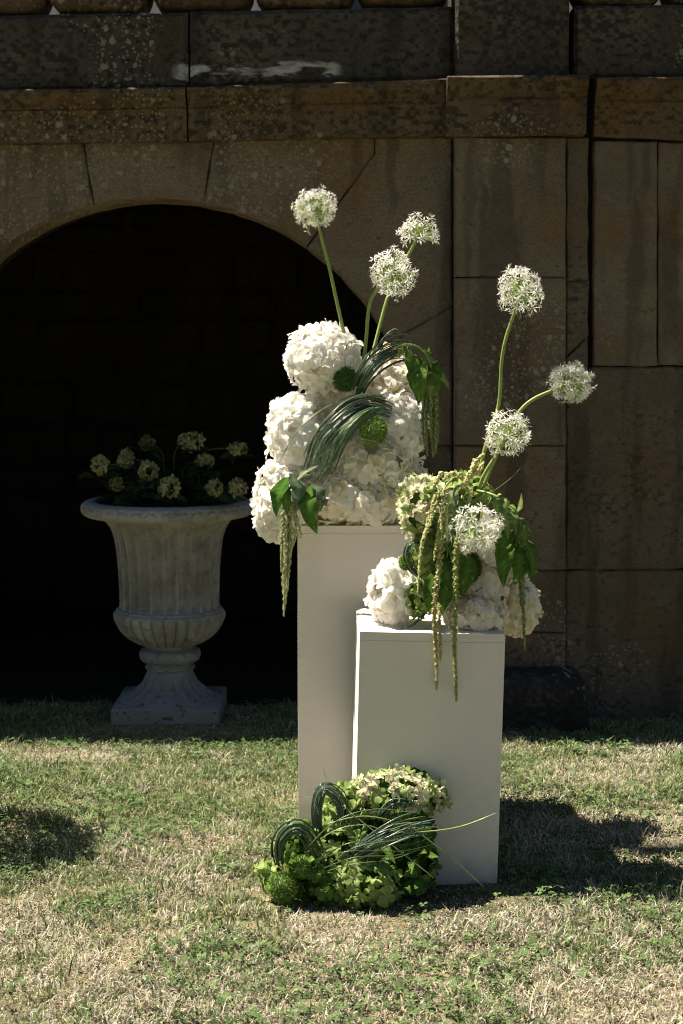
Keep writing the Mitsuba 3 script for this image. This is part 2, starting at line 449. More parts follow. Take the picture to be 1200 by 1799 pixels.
part('niche_side', WALL, plate(NX0 - .3, NX0, FACE + 0.514, NB + .3, -0.1, 2.6), 'niche_stone')
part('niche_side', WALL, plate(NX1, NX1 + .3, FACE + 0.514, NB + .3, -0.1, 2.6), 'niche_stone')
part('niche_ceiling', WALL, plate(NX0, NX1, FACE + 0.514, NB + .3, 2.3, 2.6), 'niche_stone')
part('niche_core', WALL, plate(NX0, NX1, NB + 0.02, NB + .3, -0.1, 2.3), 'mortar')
z = -0.05
while z < 2.28:
    h = rng.uniform(0.14, 0.26)
    x = NX0
    while x < NX1 - 0.03:
        w = min(rng.uniform(0.2, 0.5), NX1 - x)
        hh = min(h, 2.3 - z)
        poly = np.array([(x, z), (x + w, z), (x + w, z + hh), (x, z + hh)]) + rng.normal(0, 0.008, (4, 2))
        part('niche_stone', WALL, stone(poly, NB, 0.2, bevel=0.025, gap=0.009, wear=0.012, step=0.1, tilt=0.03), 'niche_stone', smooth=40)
        x += w
    z += h

structure('terrace', 'paved terrace on top of the retaining wall', plate(-30, 30, FACE + 0.3, 30, 2.62, 2.80), 'wall_stone_dull')

# balustrade: round-cornered stones side by side on the parapet course, small gaps at their feet
BAL = thing('parapet_balustrade', 'dark weathered stone balustrade of rounded blocks cut off by the top edge of the photo', 'balustrade')
for n_ in range(-9, 12):
    x0p, x1p = 80 + 182.0 * (n_ - 1), 80 + 182.0 * n_
    if x0p < 800:
        x1p = min(x1p, 793)
    elif x1p > 1060:
        x0p = max(x0p, 1008)
    else:
        continue
    lo = 22 - 0.0185 * (x0p + 91) if x0p < 800 else 8
    (xa, za), (xb, _) = wp(x0p, lo, 6.68), wp(x1p, lo, 6.68)
    r = 0.075
    pts = [(xa + 0.003, za + 0.4), (xb - 0.003, za + 0.4)]
    pts = [(xb - 0.003, za + 0.42), (xb - 0.003, za + r * 1.1)] + [(xb - 0.003 - r * (1 - math.cos(t)), za + r * 1.1 * (1 - math.sin(t))) for t in np.linspace(0, math.pi / 2, 7)[1:]]
    pts += [(xa + xb - q[0], q[1]) for q in pts[::-1]]
    part('block', BAL, stone(pts, 6.68, 0.2, bevel=0.03, gap=0.001, wear=0.002, step=0.3), 'moulding_stone', smooth=50)

# house glimpsed through the gaps
HOUSE = thing('house', 'pale grey rendered house on the terrace, glimpsed through the gaps of the balustrade', 'house')
part('facade', HOUSE, plate(-14, 14, 13.0, 20, 2.6, 7.2), 'render_coat')
part('plinth_band', HOUSE, plate(-14, 14, 12.94, 13.0 - 0.001, 2.8, 3.3), 'wall_stone_dull')
for k in range(7):
    part('window', HOUSE, plate(-10.5 + 3.4 * k, -9.3 + 3.4 * k, 12.96, 12.999, 4.0, 6.0), 'dark_pane')

# ------------------------------------------------------------------ the urn
URN = thing('garden_urn', 'large weathered cream cast-stone garden urn with fluted bowl standing before the dark arch', 'urn')
UC = at(297, 1279, 6.40)
UX, UY = at(297, 1000, 6.80)[0], 6.80
S = UY / FOCAL / 3.27                                        # metres per pixel of the study of the urn


def uz(y):
    return 1.52 - (140 + y / 3.27) * UY / FOCAL


def lathe(profile, flutes=0, depth=None, sharp=1.0, n=336, phase=0.0):
    """profile: (radius, height) rows; depth: how deep the flutes cut at each row; sharp: < 0 = bulging gadroons."""
    p = np.asarray(profile, float)
    th = np.arange(n) * 2 * math.pi / n
    wave = np.abs(np.cos(flutes * (th + phase) / 2)) if flutes else np.zeros(n)
    wave = np.sqrt(np.clip(1 - ((np.mod(flutes * (th + phase) / (2 * math.pi), 1) * 2 - 1) * 1.14) ** 2, 0, 1)) if sharp > 0 else 1 - np.sqrt(np.maximum(1 - (np.mod(flutes * (th + phase) / (2 * math.pi), 1) * 2 - 1) ** 2, 0))
    d = np.zeros(len(p)) if depth is None else np.asarray(depth, float)
    r = p[:, 0][:, None] - d[:, None] * wave[None]
    v = np.stack([UX + r * np.cos(th), UY + r * np.sin(th), np.broadcast_to(p[:, 1][:, None], r.shape)], -1).reshape(-1, 3)
    i, j = np.meshgrid(np.arange(len(p) - 1), np.arange(n), indexing='ij')
    q = np.stack([i * n + j, i * n + (j + 1) % n, (i + 1) * n + (j + 1) % n, (i + 1) * n + j], -1).reshape(-1, 4)
    return v, np.vstack([q[:, [0, 1, 2]], q[:, [0, 2, 3]]])


def smooth_profile(rows, n):
    p = np.array([(r * S, uz(y)) for r, y in rows])
    return spline(p, n)


body = smooth_profile([(292, 1082), (290, 1040), (291, 950), (296, 840), (306, 730), (322, 645), (350, 585), (400, 548), (440, 538)], 40)
t = np.linspace(0, 1, 40)
part('bowl', URN, lathe(body, 24, 0.036 * np.clip(t / 0.06, 0, 1) * np.clip((0.97 - t) / 0.25, 0, 1), 1, 416), 'urn_stone', smooth=True)
rim_rows = [(430, 540), (470, 537), (492, 522), (502, 498), (497, 474), (480, 458), (450, 450), (425, 455), (405, 475), (370, 500), (320, 515)]
rim = smooth_profile(rim_rows, 44)
v, f = lathe(rim, 0, None, n=480)
th = np.arctan2(v[:, 1] - UY, v[:, 0] - UX)
rad = np.hypot(v[:, 0] - UX, v[:, 1] - UY)
band = np.exp(-((v[:, 2] - uz(482)) / (22 * S)) ** 2) * (rad > 440 * S)
cell = np.mod(th * 36 / (2 * math.pi), 1) * 2 - 1
egg = np.exp(-((np.hypot(cell * 1.1, (v[:, 2] - uz(495)) / (26 * S)) - 0.75) / 0.14) ** 2)
v[:, 0] -= np.cos(th) * band * egg * 0.009
v[:, 1] -= np.sin(th) * band * egg * 0.009
v[:, 2] -= band * egg * 0.004
part('rim', URN, (v, f), 'urn_stone', smooth=True)
part('collar', URN, lathe(smooth_profile([(286, 1078), (303, 1080), (308, 1086), (300, 1094), (286, 1096)], 14)[::-1]), 'urn_stone', smooth=True)
gad = smooth_profile([(150, 1296), (190, 1284), (235, 1258), (280, 1218), (312, 1168), (325, 1125), (318, 1100), (300, 1090)], 30)
part('gadrooned_bulge', URN, lathe(gad, 28, 0.021 * np.clip(np.linspace(0.3, 9, 30), 0, 1) * np.clip((1.02 - np.linspace(0, 1, 30)) / 0.2, 0, 1), -1, 448), 'urn_stone', smooth=True)
part('stem_ring', URN, lathe(smooth_profile([(134, 1425), (140, 1402), (165, 1388), (178, 1362), (174, 1332), (150, 1318), (136, 1308), (140, 1290)], 30)), 'urn_stone', smooth=True)
foot = smooth_profile([(296, 1612), (280, 1602), (240, 1580), (198, 1550), (162, 1512), (142, 1472), (136, 1440), (146, 1432), (142, 1420), (130, 1416)], 40)
part('foot', URN, lathe(foot, 18, 0.026 * np.clip(np.linspace(-0.5, 4, 40), 0, 1) * np.clip((0.75 - np.linspace(0, 1, 40)) / 0.3, 0, 1), 1, 360), 'urn_stone', smooth=True)
hw = 308 * S
BH = -0.008
v, f = round_box((2 * hw, 2 * hw, BH + 0.12), 0.010)
part('base', URN, (v + [UX, UY, (BH - 0.12) / 2], f), 'urn_stone', smooth=30)

# ------------------------------------------------------------------ plant pieces
def petal(L, W, lift, curl, ruffle, seed, nu=4, nv=4):
    u, w = np.meshgrid(np.linspace(0, 1, nu + 1), np.linspace(-1, 1, nv + 1), indexing='ij')
    wid = W * np.power(np.clip(u, 0.02, 1), 0.6) * np.sqrt(np.clip(1 - (0.93 * u) ** 5, 0, 1))
    r = np.random.default_rng(seed)
    x = w * wid
    y = u * L * (1 - 0.10 * w * w * u)
    zz = lift * L * u - curl * L * u ** 2.2 + 0.22 * W * (w ** 2) * u + ruffle * L * np.sin(w * 3.1 + r.uniform(0, 6)) * u * u
    v = np.stack([x, y, zz], -1).reshape(-1, 3)
    i, j = np.meshgrid(np.arange(nu), np.arange(nv), indexing='ij')
    k = (i * (nv + 1) + j).ravel()
    q = np.stack([k, k + 1, k + nv + 2, k + nv + 1], 1)
    return v, np.vstack([q[:, [0, 1, 2]], q[:, [0, 2, 3]]]), u.ravel()


def floret(size, seed, c_in, c_out, petals=4, lift=0.35, curl=0.35, ruffle=0.10, spread=0.05, wide=0.62):
    """A hydrangea floret facing +z, with colours."""
    r = np.random.default_rng(seed)
    vs, cs = [], []
    for k in range(petals):
        L = size * 0.5 * r.uniform(0.88, 1.12)
        v, f, u = petal(L, L * wide * r.uniform(0.9, 1.1), lift * r.uniform(0.4, 1.6), curl * r.uniform(0.3, 1.7), ruffle * r.uniform(0.5, 1.5), seed * 10 + k)
        a = 2 * math.pi * k / petals + r.normal(0, 0.12)
        c, s = math.cos(a), math.sin(a)
        v = v @ np.array([[c, s, 0], [-s, c, 0], [0, 0, 1]])
        v[:, 2] += 0.0012 * (k % 2)
        vs.append((v, f))
        tint = r.normal(1, spread)
        w = np.clip(u * 1.2 - 0.1, 0, 1)[:, None]
        cs.append(np.clip((np.array(c_in) * (1 - w) + np.array(c_out) * w) * tint, 0.01, 0.94))
    bead = trimesh.creation.icosphere(subdivisions=0, radius=size * 0.045)
    vs.append((np.array(bead.vertices) + [0, 0, size * 0.05], np.array(bead.faces)))
    cs.append(np.tile(np.array(c_in) * 0.8, (len(bead.vertices), 1)))
    v, f = join(vs)
    return mikit.ply((v, f), 'petal', smooth=True, color=np.vstack(cs))


def florets(n, seed, **kw):
    return [floret(1.0, seed + k, **kw) for k in range(n)]


WHITE = florets(6, 100, c_in=(0.88, 0.87, 0.77), c_out=(0.93, 0.925, 0.91), spread=0.015, lift=0.34, curl=0.36, ruffle=0.10, wide=0.75)
CREAM = florets(6, 140, c_in=(0.85, 0.80, 0.62), c_out=(0.92, 0.90, 0.84), spread=0.025, lift=0.36, curl=0.36, ruffle=0.11, wide=0.74)
TAN = florets(2, 160, c_in=(0.60, 0.50, 0.30), c_out=(0.80, 0.73, 0.52), spread=0.08, lift=0.5, curl=0.45, ruffle=0.16, wide=0.66)
CREAM = CREAM + WHITE[:2] + TAN[:1]
LIME = florets(5, 180, c_in=(0.46, 0.50, 0.24), c_out=(0.25, 0.40, 0.10), spread=0.18, wide=0.64, lift=0.6, curl=0.5, ruffle=0.18)
BLUSH = florets(6, 220, c_in=(0.76, 0.64, 0.56), c_out=(0.72, 0.78, 0.50), spread=0.16, wide=0.66, lift=0.65, curl=0.5, ruffle=0.2)
GREEN = florets(5, 260, c_in=(0.17, 0.27, 0.06), c_out=(0.11, 0.22, 0.05), spread=0.22, wide=0.64, lift=0.55, curl=0.5, ruffle=0.18)


def head(name, label, cat, centre, radii, kinds, size=0.058, density=1.25, core=(0.5, 0.47, 0.33), lean=0.27, group=None, seed=0, below=-1.0):
    """A mop-head of florets round an ellipsoid; each floret a part."""
    r = np.random.default_rng(1000 + seed)
    key = thing(name, label, cat, group)
    R = np.asarray(radii, float)
    c = np.asarray(centre, float)
    area = 4 * math.pi * (((R[0] * R[1]) ** 1.6 + (R[0] * R[2]) ** 1.6 + (R[1] * R[2]) ** 1.6) / 3) ** (1 / 1.6)
    n = int(min(290, density * 2.05 * area / (size ** 2 * 0.80)))
    ico = trimesh.creation.icosphere(subdivisions=2)
    cv_ = np.array(ico.vertices)
    cv_ = cv_ * (0.80 + 0.10 * meshkit.noise(cv_ * 3 + seed)[:, None])
    part('core', key, (cv_ * R + c, np.array(ico.faces)), 'petal', smooth=True, color=np.tile(core, (len(cv_), 1)))
    ga = math.pi * (3 - math.sqrt(5))
    for k in range(n):
        zz = 1 - 2 * (k + 0.5) / n
        d = np.array([math.sqrt(1 - zz * zz) * math.cos(ga * k), zz, math.sqrt(1 - zz * zz) * math.sin(ga * k)])
        d = unit(d + r.normal(0, 0.10, 3))
        if d[2] < below:
            continue
        nrm = unit(d / R)
        lump = 0.86 + 0.26 * meshkit.noise(d * 1.9 + seed * 3.7)
        pos = c + d * R * (lump + r.normal(0, 0.035)) - nrm * size * 0.08
        nn = unit(nrm + r.normal(0, lean, 3) + np.array([0, 0, 0.12]))
        sh = kinds[r.integers(len(kinds))]
        put(numbered(f'{key}__floret'), sh, mat(frame(nn, r.uniform(0, 6.28)), pos, size * r.uniform(0.82, 1.2)))
    return key


def ell(px_, py_, y, rx, rz, ry=None):
    k = y / FOCAL
    return at(px_, py_, y), (rx * k, (ry or (rx + rz) / 2) * k, rz * k)


def leaf_mesh(base, tip, normal, width, bend=0.15, fold=0.25, nu=9, wave=0.0, seed=0):
    """A pointed leaf from base to tip, its upper side towards normal."""
    base, tip = np.asarray(base, float), np.asarray(tip, float)
    L = np.linalg.norm(tip - base)
    a = unit(tip - base)
    n = np.asarray(normal, float)
    n = unit(n - a * (n @ a))
    s = np.cross(a, n)
    u, w = np.meshgrid(np.linspace(0, 1, nu), np.linspace(-1, 1, 5), indexing='ij')
    wid = width * 0.5 * np.clip(np.sin(math.pi * u ** 0.75), 0, 1) ** 0.85 + 0.0006
    h = bend * L * (np.sin(math.pi * u) * 1.0) + fold * np.abs(w) * wid + wave * wid * np.sin(u * 14 + seed) * np.abs(w)
    v = base + u[..., None] * L * a + (w * wid)[..., None] * s + h[..., None] * n
    i, j = np.meshgrid(np.arange(nu - 1), np.arange(4), indexing='ij')
    k = (i * 5 + j).ravel()
    q = np.stack([k, k + 1, k + 6, k + 5], 1)
    mid = (np.abs(w) < 0.1).ravel()
    return v.reshape(-1, 3), np.vstack([q[:, [0, 1, 2]], q[:, [0, 2, 3]]]), mid


def add_leaf(parent, base, tip, normal, width, colour=(0.065, 0.125, 0.03), name='leaf', bend=0.15, fold=0.25, seed=0):
    v, f, mid = leaf_mesh(base, tip, normal, width, bend, fold, 17, wave=0.2, seed=seed)
    uu, ww = np.repeat(np.linspace(0, 1, 17), 5), np.tile(np.abs(np.linspace(-1, 1, 5)), 17)
    c = np.tile(colour, (len(v), 1)) * (0.7 + 0.6 * meshkit.noise(v * 110)[:, None]) * (1 + 0.28 * (np.sin(uu * 46 - ww * 5) > 0.55))[:, None]
    c[mid] = c[mid] * 1.5
    part(name, parent, (v, f), 'leaf_skin', smooth=True, color=c)


OCTA = trimesh.creation.icosphere(subdivisions=0)


def tassel_mesh(points, r0, r1, colour, seed, bead=0.0036, per=1.0):
    """A hanging amaranth tassel: beads crowded round a cord."""
    r = np.random.default_rng(seed)
    p = spline(points, 60)
    seg = np.linalg.norm(np.diff(p, axis=0), axis=1).sum()
    n = int(per * seg / 0.0011)
    tt = np.linspace(0, 1, n)
    idx = tt * 59
    i0 = np.minimum(idx.astype(int), 58)
    c = p[i0] + (p[i0 + 1] - p[i0]) * (idx - i0)[:, None]
    tan = unit(np.gradient(p, axis=0))[i0]
    ring = 0.8 + 0.35 * np.sin(tt * seg / 0.011 * 2 * math.pi * 0.5 + r.uniform(0, 6))
    rr = (r0 + (r1 - r0) * tt) * ring * np.clip((1.0 - tt) * 14, 0.3, 1)
    d = r.normal(0, 1, (n, 3))
    d = unit(d - tan * (d * tan).sum(1, keepdims=True))
    c = c + d * rr[:, None] * r.uniform(0.45, 1.0, n)[:, None]
    br = bead * r.uniform(0.6, 1.15, n) * (0.75 + 0.25 * (1 - tt))
    bv_, bf_ = np.array(OCTA.vertices), np.array(OCTA.faces)
    v = (c[:, None] + br[:, None, None] * bv_[None]).reshape(-1, 3)
    f = (bf_[None] + (np.arange(n) * len(bv_))[:, None, None]).reshape(-1, 3)
    col = np.asarray(colour)[None] * r.uniform(0.65, 1.3, (n, 1)) * (1 + r.normal(0, 0.06, (n, 3)))
    cv2, cf2 = tube(p, np.linspace(r0, r1, 60) * 0.5 + 0.0005, 5)
    return join([(v, f), (cv2, cf2)]), np.vstack([np.repeat(np.clip(col, 0.01, 0.9), len(bv_), 0), np.tile(np.asarray(colour) * 0.6, (len(cv2), 1))])


def add_tassel(parent, pts, r0, r1, colour, seed, **kw):
    m, c = tassel_mesh(pts, r0, r1, colour, seed, **kw)
    part('tassel', parent, m, 'green_flesh', smooth=True, color=c)


def add_stem(parent, pts, r0, r1, colour=(0.20, 0.27, 0.07), n=26, sides=8):
    v, f = tube(spline(pts, n), np.linspace(r0, r1, n), sides)
    part('stem', parent, (v, f), 'green_flesh', smooth=True, color=np.tile(colour, (len(v), 1)) * (0.9 + 0.2 * meshkit.noise(v * 60)[:, None]))


def allium(label, centre, rad, stem, seed, flat=1.0, n=128, cut=None):
    """White allium: green pedicels and star florets on a curved stem."""
    r = np.random.default_rng(500 + seed)
    key = thing('white_allium', label, 'allium')
    c = np.asarray(centre, float)
    rad = rad * 1.06
    n = int(n * r.uniform(0.78, 1.15))
    squash = np.array([r.uniform(0.94, 1.05), 1.0, flat * r.uniform(0.9, 1.05)])
    if stem:
        add_stem(key, stem + [c], 0.0062, 0.0052)
    axis = unit(c - np.asarray(stem[-1])) if stem else np.array([0, 0, 1.0])
    stars, peds, cs, cp = [], [], [], []
    ga = math.pi * (3 - math.sqrt(5))
    for k in range(n):
        zz = 1 - 2 * (k + 0.5) / n
        d = np.array([math.sqrt(1 - zz * zz) * math.cos(ga * k), math.sqrt(1 - zz * zz) * math.sin(ga * k), zz])
        d = unit(d + r.normal(0, 0.13, 3))
        if d @ axis < -0.93:
            continue
        if cut is not None and d @ cut[0] > cut[1]:
            continue
        d = d * squash
        L = rad * r.uniform(0.62, 0.93) * (1.16 if r.random() < 0.14 else 1)
        e = c + d * L
        mid = c + d * L * 0.5 + r.normal(0, 0.002, 3)
        tv, tf = tube(np.array([c + d * rad * 0.06, mid, e]), [0.0011, 0.0010, 0.0011], 3)
        peds.append((tv, tf))
        g = r.uniform(0.8, 1.25)
        cp.append(np.tile(np.array([0.30, 0.42, 0.10]) * g, (len(tv), 1)))
        F = frame(d + r.normal(0, 0.15, 3), r.uniform(0, 6.28))
        pl = rad * 0.235 * r.uniform(0.8, 1.2)
        bud = r.random() < 0.13
        for a in range(0 if bud else 6):
            t_ = a * math.pi / 3 + r.normal(0, 0.1)
            out = np.array([math.cos(t_), math.sin(t_), 0.0])
            sd = np.array([-math.sin(t_), math.cos(t_), 0.0]) * pl * 0.125
            up_ = r.uniform(0.15, 0.75)
            b0 = np.array([0, 0, 0.0])
            m0 = out * pl * 0.55 + np.array([0, 0, up_ * pl * 0.5])
            t0 = out * pl + np.array([0, 0, up_ * pl * 0.75])
            pv = np.array([b0, m0 - sd, m0 + sd, t0])
            stars.append((pv @ F.T + e, np.array([[0, 1, 2], [1, 3, 2]])))
            cs.append(np.tile(np.array([0.92, 0.915, 0.885]) * r.uniform(0.93, 1.0), (4, 1)))
        # ovary and stamens
        bv_ = np.array(OCTA.vertices) * [[0.0016, 0.0016, 0.0016 if not bud else 0.0034]] @ F.T * (1.5 if bud else 1) + e + (F @ [0, 0, 0.0015])
        stars.append((bv_, np.array(OCTA.faces)))
        cs.append(np.tile([0.36, 0.42, 0.18], (len(bv_), 1)))
        for a in range(3):
            t_ = r.uniform(0, 6.28)
            q = np.array([math.cos(t_) * 0.35, math.sin(t_) * 0.35, 0.9]) * pl * 0.8
            w = np.array([-math.sin(t_), math.cos(t_), 0]) * 0.0006
            stars.append((np.array([-w, w, q]) @ F.T + e, np.array([[0, 1, 2]])))
            cs.append(np.tile([0.8, 0.8, 0.68], (3, 1)))
    m = join(stars)
    k1 = part('floret', key, m, 'petal', smooth=False, color=np.vstack(cs), kind='stuff')
    m = join(peds)
    k2 = part('pedicel', key, m, 'green_flesh', smooth=True, color=np.vstack(cp), kind='stuff')
    hb = trimesh.creation.icosphere(subdivisions=2, radius=rad * 0.10)
    part('receptacle', key, (np.array(hb.vertices) + c, np.array(hb.faces)), 'green_flesh', smooth=True, color=np.tile([0.25, 0.36, 0.08], (len(hb.vertices), 1)))
    return key


def bundle(label, ctrl, count, width, seed, r=0.0021, colour=(0.032, 0.062, 0.034), spread_end=1.0, name='steel_grass_bundle', jag=0.18, stray=0.2):
    """Long thin grass blades bent together along one curve; each blade a part."""
    g = np.random.default_rng(800 + seed)
    key = thing(name, label, 'grass bundle')
    base = spline(ctrl, 22)
    t = np.linspace(0, 1, 22)
    tan = unit(np.gradient(base, axis=0))
    side = unit(np.cross(tan, [0.2, -1, 0.1]))
    other = np.cross(tan, side)
    for k in range(count):
        o1, o2 = g.uniform(-1, 1), g.uniform(-1, 1)
        prof = 0.55 + 0.45 * np.sin(math.pi * t) + (spread_end - 1) * t ** 2
        wig = g.normal(0, jag) * np.sin(t * 3.1 + g.uniform(0, 6)) + g.normal(0, jag * 0.5) * np.sin(t * 7 + g.uniform(0, 6))
        if g.random() < stray:
            prof = prof + g.uniform(0.3, 1.6) * t ** 2 + g.uniform(0, 0.5)
        p = base + side * ((o1 * prof + wig) * width / 2)[:, None] + other * (o2 * prof * width * 0.32)[:, None]
        a, b = int(g.integers(0, 3)), 22 - int(g.integers(0, 5))
        p = p[a:b]
        if g.random() < 0.25:                                       # a kink
            kk_ = int(g.integers(6, len(p) - 3))
            p[kk_:] = p[kk_:] + np.outer(np.linspace(0, 1, len(p) - kk_), g.normal(0, width * 0.3, 3))
        rad = r * g.uniform(0.5, 1.4) * np.clip(np.linspace(6, 0.4, len(p)), 0, 1)
        v, f = tube(p, rad * np.linspace(1.25, 0.75, len(p)), 4, 0.35)
        q = g.random()
        c = np.tile(np.asarray(colour) * (g.uniform(0.5, 1.5) if q < 0.75 else 2.6) if q < 0.92 else np.array([0.15, 0.19, 0.07]), (len(v), 1))
        part('blade', key, (v, f), 'reed', smooth=True, color=np.clip(c, 0, 1))
    return key


def pompon(label, centre, rad, seed, tip=(0.26, 0.40, 0.05), root=(0.06, 0.13, 0.02)):
    """Green dianthus: a ball of fine soft bristles."""
    g = np.random.default_rng(900 + seed)
    c = np.asarray(centre, float)
    n = 1500
    d = unit(g.normal(0, 1, (n, 3)))
    lump = 0.86 + 0.2 * meshkit.noise(d * 3.2 + seed)
    b = c + d * (rad * 0.80 * lump)[:, None]
    t_ = b + unit(d + g.normal(0, 0.45, (n, 3))) * (rad * 0.30 * g.uniform(0.6, 1.2, n))[:, None]
    s1 = unit(np.cross(d, g.normal(0, 1, (n, 3)))) * 0.0011
    s2 = np.cross(d, s1)
    v = np.stack([b + s1, b - 0.5 * s1 + 0.87 * s2, b - 0.5 * s1 - 0.87 * s2, t_], 1).reshape(-1, 3)
    f = (np.array([[0, 1, 3], [1, 2, 3], [2, 0, 3]])[None] + (np.arange(n) * 4)[:, None, None]).reshape(-1, 3)
    tint = g.uniform(0.75, 1.25, (n, 1, 1))
    col = np.stack([np.array(root)] * 3 + [np.array(tip)])[None] * tint
    ico = trimesh.creation.icosphere(subdivisions=3)
    iv = np.array(ico.vertices)
    iv = iv * (0.86 + 0.2 * meshkit.noise(iv * 3.2 + seed))[:, None] * rad * 0.82 + c
    m = join([(v, f), (iv, np.array(ico.faces))])
    return single('green_dianthus', label, 'dianthus', m, 'green_flesh', False, np.vstack([col.reshape(-1, 3), np.tile(root, (len(iv), 1))]))


# ------------------------------------------------------------------ plinths
def plinth(name, label, x0, x1, y0, y1, h, roll=0.0, yaw=0.0):
    key = thing(name, label, 'plinth')
    w, d = x1 - x0, y1 - y0
    m = mat(np.eye(3), ((x0 + x1) / 2, (y0 + y1) / 2, 0))
    c, s = math.cos(roll), math.sin(roll)
    Rr = np.array([[c, 0, s], [0, 1, 0], [-s, 0, c]])
    c, s = math.cos(yaw), math.sin(yaw)
    Ry = np.array([[c, -s, 0], [s, c, 0], [0, 0, 1]])
    m[:3, :3] = Ry @ Rr
    t, gap = 0.024, 0.0005
    v, f = round_box((w, d, h - t - gap + 0.03), 0.0007, 8)
    part('body', key, (v + [0, 0, (h - t - gap - 0.03) / 2], f), 'plinth_paint', smooth=30, matrix=m)
    v, f = round_box((w, d, t), 0.0007, 8)
    part('top_panel', key, (v + [0, 0, h - t / 2], f), 'plinth_paint', smooth=30, matrix=m)
    v, f = round_box((w - 0.006, d - 0.006, 0.02), 0.002, 8)
    part('joint', key, (v + [0, 0, h - t], f), 'plinth_paint', smooth=30, matrix=m)
    return key


tx0, tx1 = at(523, 1100, 4.88)[0], at(523, 1100, 4.88)[0] + 0.40
TH = at(523, 924, 4.88)[2]
plinth('tall_plinth', 'tall off-white painted box plinth carrying the white flowers', tx0, tx1, 4.88, 5.28, TH)
sx0, sx1 = at(620, 1330, 4.405)[0], at(874, 1330, 4.405)[0]
SH = at(750, 1112, 4.405)[2]
plinth('short_plinth', 'shorter off-white painted box plinth in front, leaning slightly to the right', sx0, sx1, 4.405, 4.805, SH, math.radians(1.25), math.radians(1.0))

# ------------------------------------------------------------------ flowers on the tall plinth
for k, (px_, py_, y, rx, rz, kinds, label) in enumerate([
    (567, 630, 4.98, 66, 58, WHITE, 'big bright white hydrangea crowning the tall arrangement'),
    (522, 762, 4.96, 50, 66, WHITE, 'white hydrangea on the left flank of the tall arrangement, below the crowning one'),
    (488, 884, 4.88, 42, 66, WHITE, 'white hydrangea hanging over the top left corner of the tall plinth'),
    (590, 710, 5.06, 52, 48, CREAM, 'creamy hydrangea tucked under the crowning white hydrangea'),
    (690, 668, 5.08, 50, 52, CREAM, 'white hydrangea at the right shoulder of the tall arrangement under the arching grass'),
    (700, 752, 5.00, 48, 62, WHITE, 'white hydrangea on the right flank of the tall arrangement beside the green ball'),
    (650, 815, 4.95, 70, 48, CREAM, 'wide cream hydrangea in the middle of the tall arrangement below the green ball'),
    (588, 872, 4.93, 58, 50, CREAM, 'cream hydrangea resting on the front edge of the tall plinth top beside the hanging leaves'),
    (652, 880, 4.92, 52, 44, CREAM, 'cream hydrangea resting on the middle of the front edge of the tall plinth top'),
    (548, 820, 4.99, 48, 46, WHITE, 'white hydrangea behind the lower end of the looped dark grass'),
    (702, 862, 4.98, 48, 56, CREAM, 'cream hydrangea at the lower right of the tall arrangement behind the green hydrangea'),
    (610, 770, 5.12, 70, 60, CREAM, 'cream hydrangea deep in the tall arrangement behind the looped dark grass'),
]):
    c, R = ell(px_, py_, y, rx, rz)
    head('white_hydrangea', label, 'hydrangea', c, R, kinds, seed=k, core=(0.62, 0.58, 0.44))
Y = 4.80
bundle('dark green grass loop sweeping across the middle of the tall arrangement',
       [at(688, 722, 4.90), at(640, 712, 4.86), at(596, 736, 4.83), at(562, 778, 4.82), at(545, 838, 4.84)], 30, 0.060, 1)
bundle('lower strand of dark grass curving down beside the green ball in the tall arrangement',
       [at(672, 716, 4.86), at(628, 738, 4.81), at(596, 780, 4.80), at(574, 828, 4.82), at(562, 848, 4.84)], 20, 0.034, 2, colour=(0.05, 0.09, 0.04))
bundle('dark grass bundle arching over the right shoulder of the tall arrangement',
       [at(624, 694, 4.90), at(640, 660, 4.88), at(672, 626, 4.90), at(708, 613, 4.94), at(728, 624, 5.0)], 32, 0.046, 3)
bundle('few pale grass blades looping above the right shoulder grass', [at(655, 632, 4.92), at(668, 602, 4.93), at(697, 580, 4.95), at(697, 603, 4.96)], 2, 0.006, 4, r=0.0014, colour=(0.14, 0.20, 0.12))
bundle('loose thin blade lying over the cream hydrangea below the green ball', [at(634, 772, 4.80), at(668, 782, 4.80), at(690, 790, 4.82)], 3, 0.012, 5, r=0.0009, colour=(0.25, 0.27, 0.14))
pompon('fluffy green dianthus ball in the centre of the tall arrangement', at(656, 757, 4.84), 28 * 4.84 / FOCAL, 1)
pompon('shaded green dianthus ball under the crowning white hydrangea', at(606, 667, 4.90), 24 * 4.9 / FOCAL, 2, (0.10, 0.20, 0.04), (0.03, 0.08, 0.015))
allium('white allium standing highest, at the left of all, straight green stem', at(553, 367, 4.96), 37 * 4.96 / FOCAL, [at(606, 592, 4.98), at(594, 540, 4.97), at(576, 460, 4.965), at(563, 410, 4.96)], 1)
allium('flattened white allium at upper right of the three over the tall arrangement', at(734, 416, 5.10), 39 * 5.1 / FOCAL, [at(650, 640, 5.02), at(668, 570, 5.05), at(692, 495, 5.08), at(722, 440, 5.10)], 2, cut=(np.array([-0.05, -0.1, -1.0]), 0.25))
allium('white allium with hooked stem, lowest of the three over the tall arrangement', at(690, 481, 4.93), 42 * 4.93 / FOCAL, [at(638, 640, 4.95), at(645, 575, 4.94), at(655, 520, 4.93), at(668, 502, 4.93)], 3)

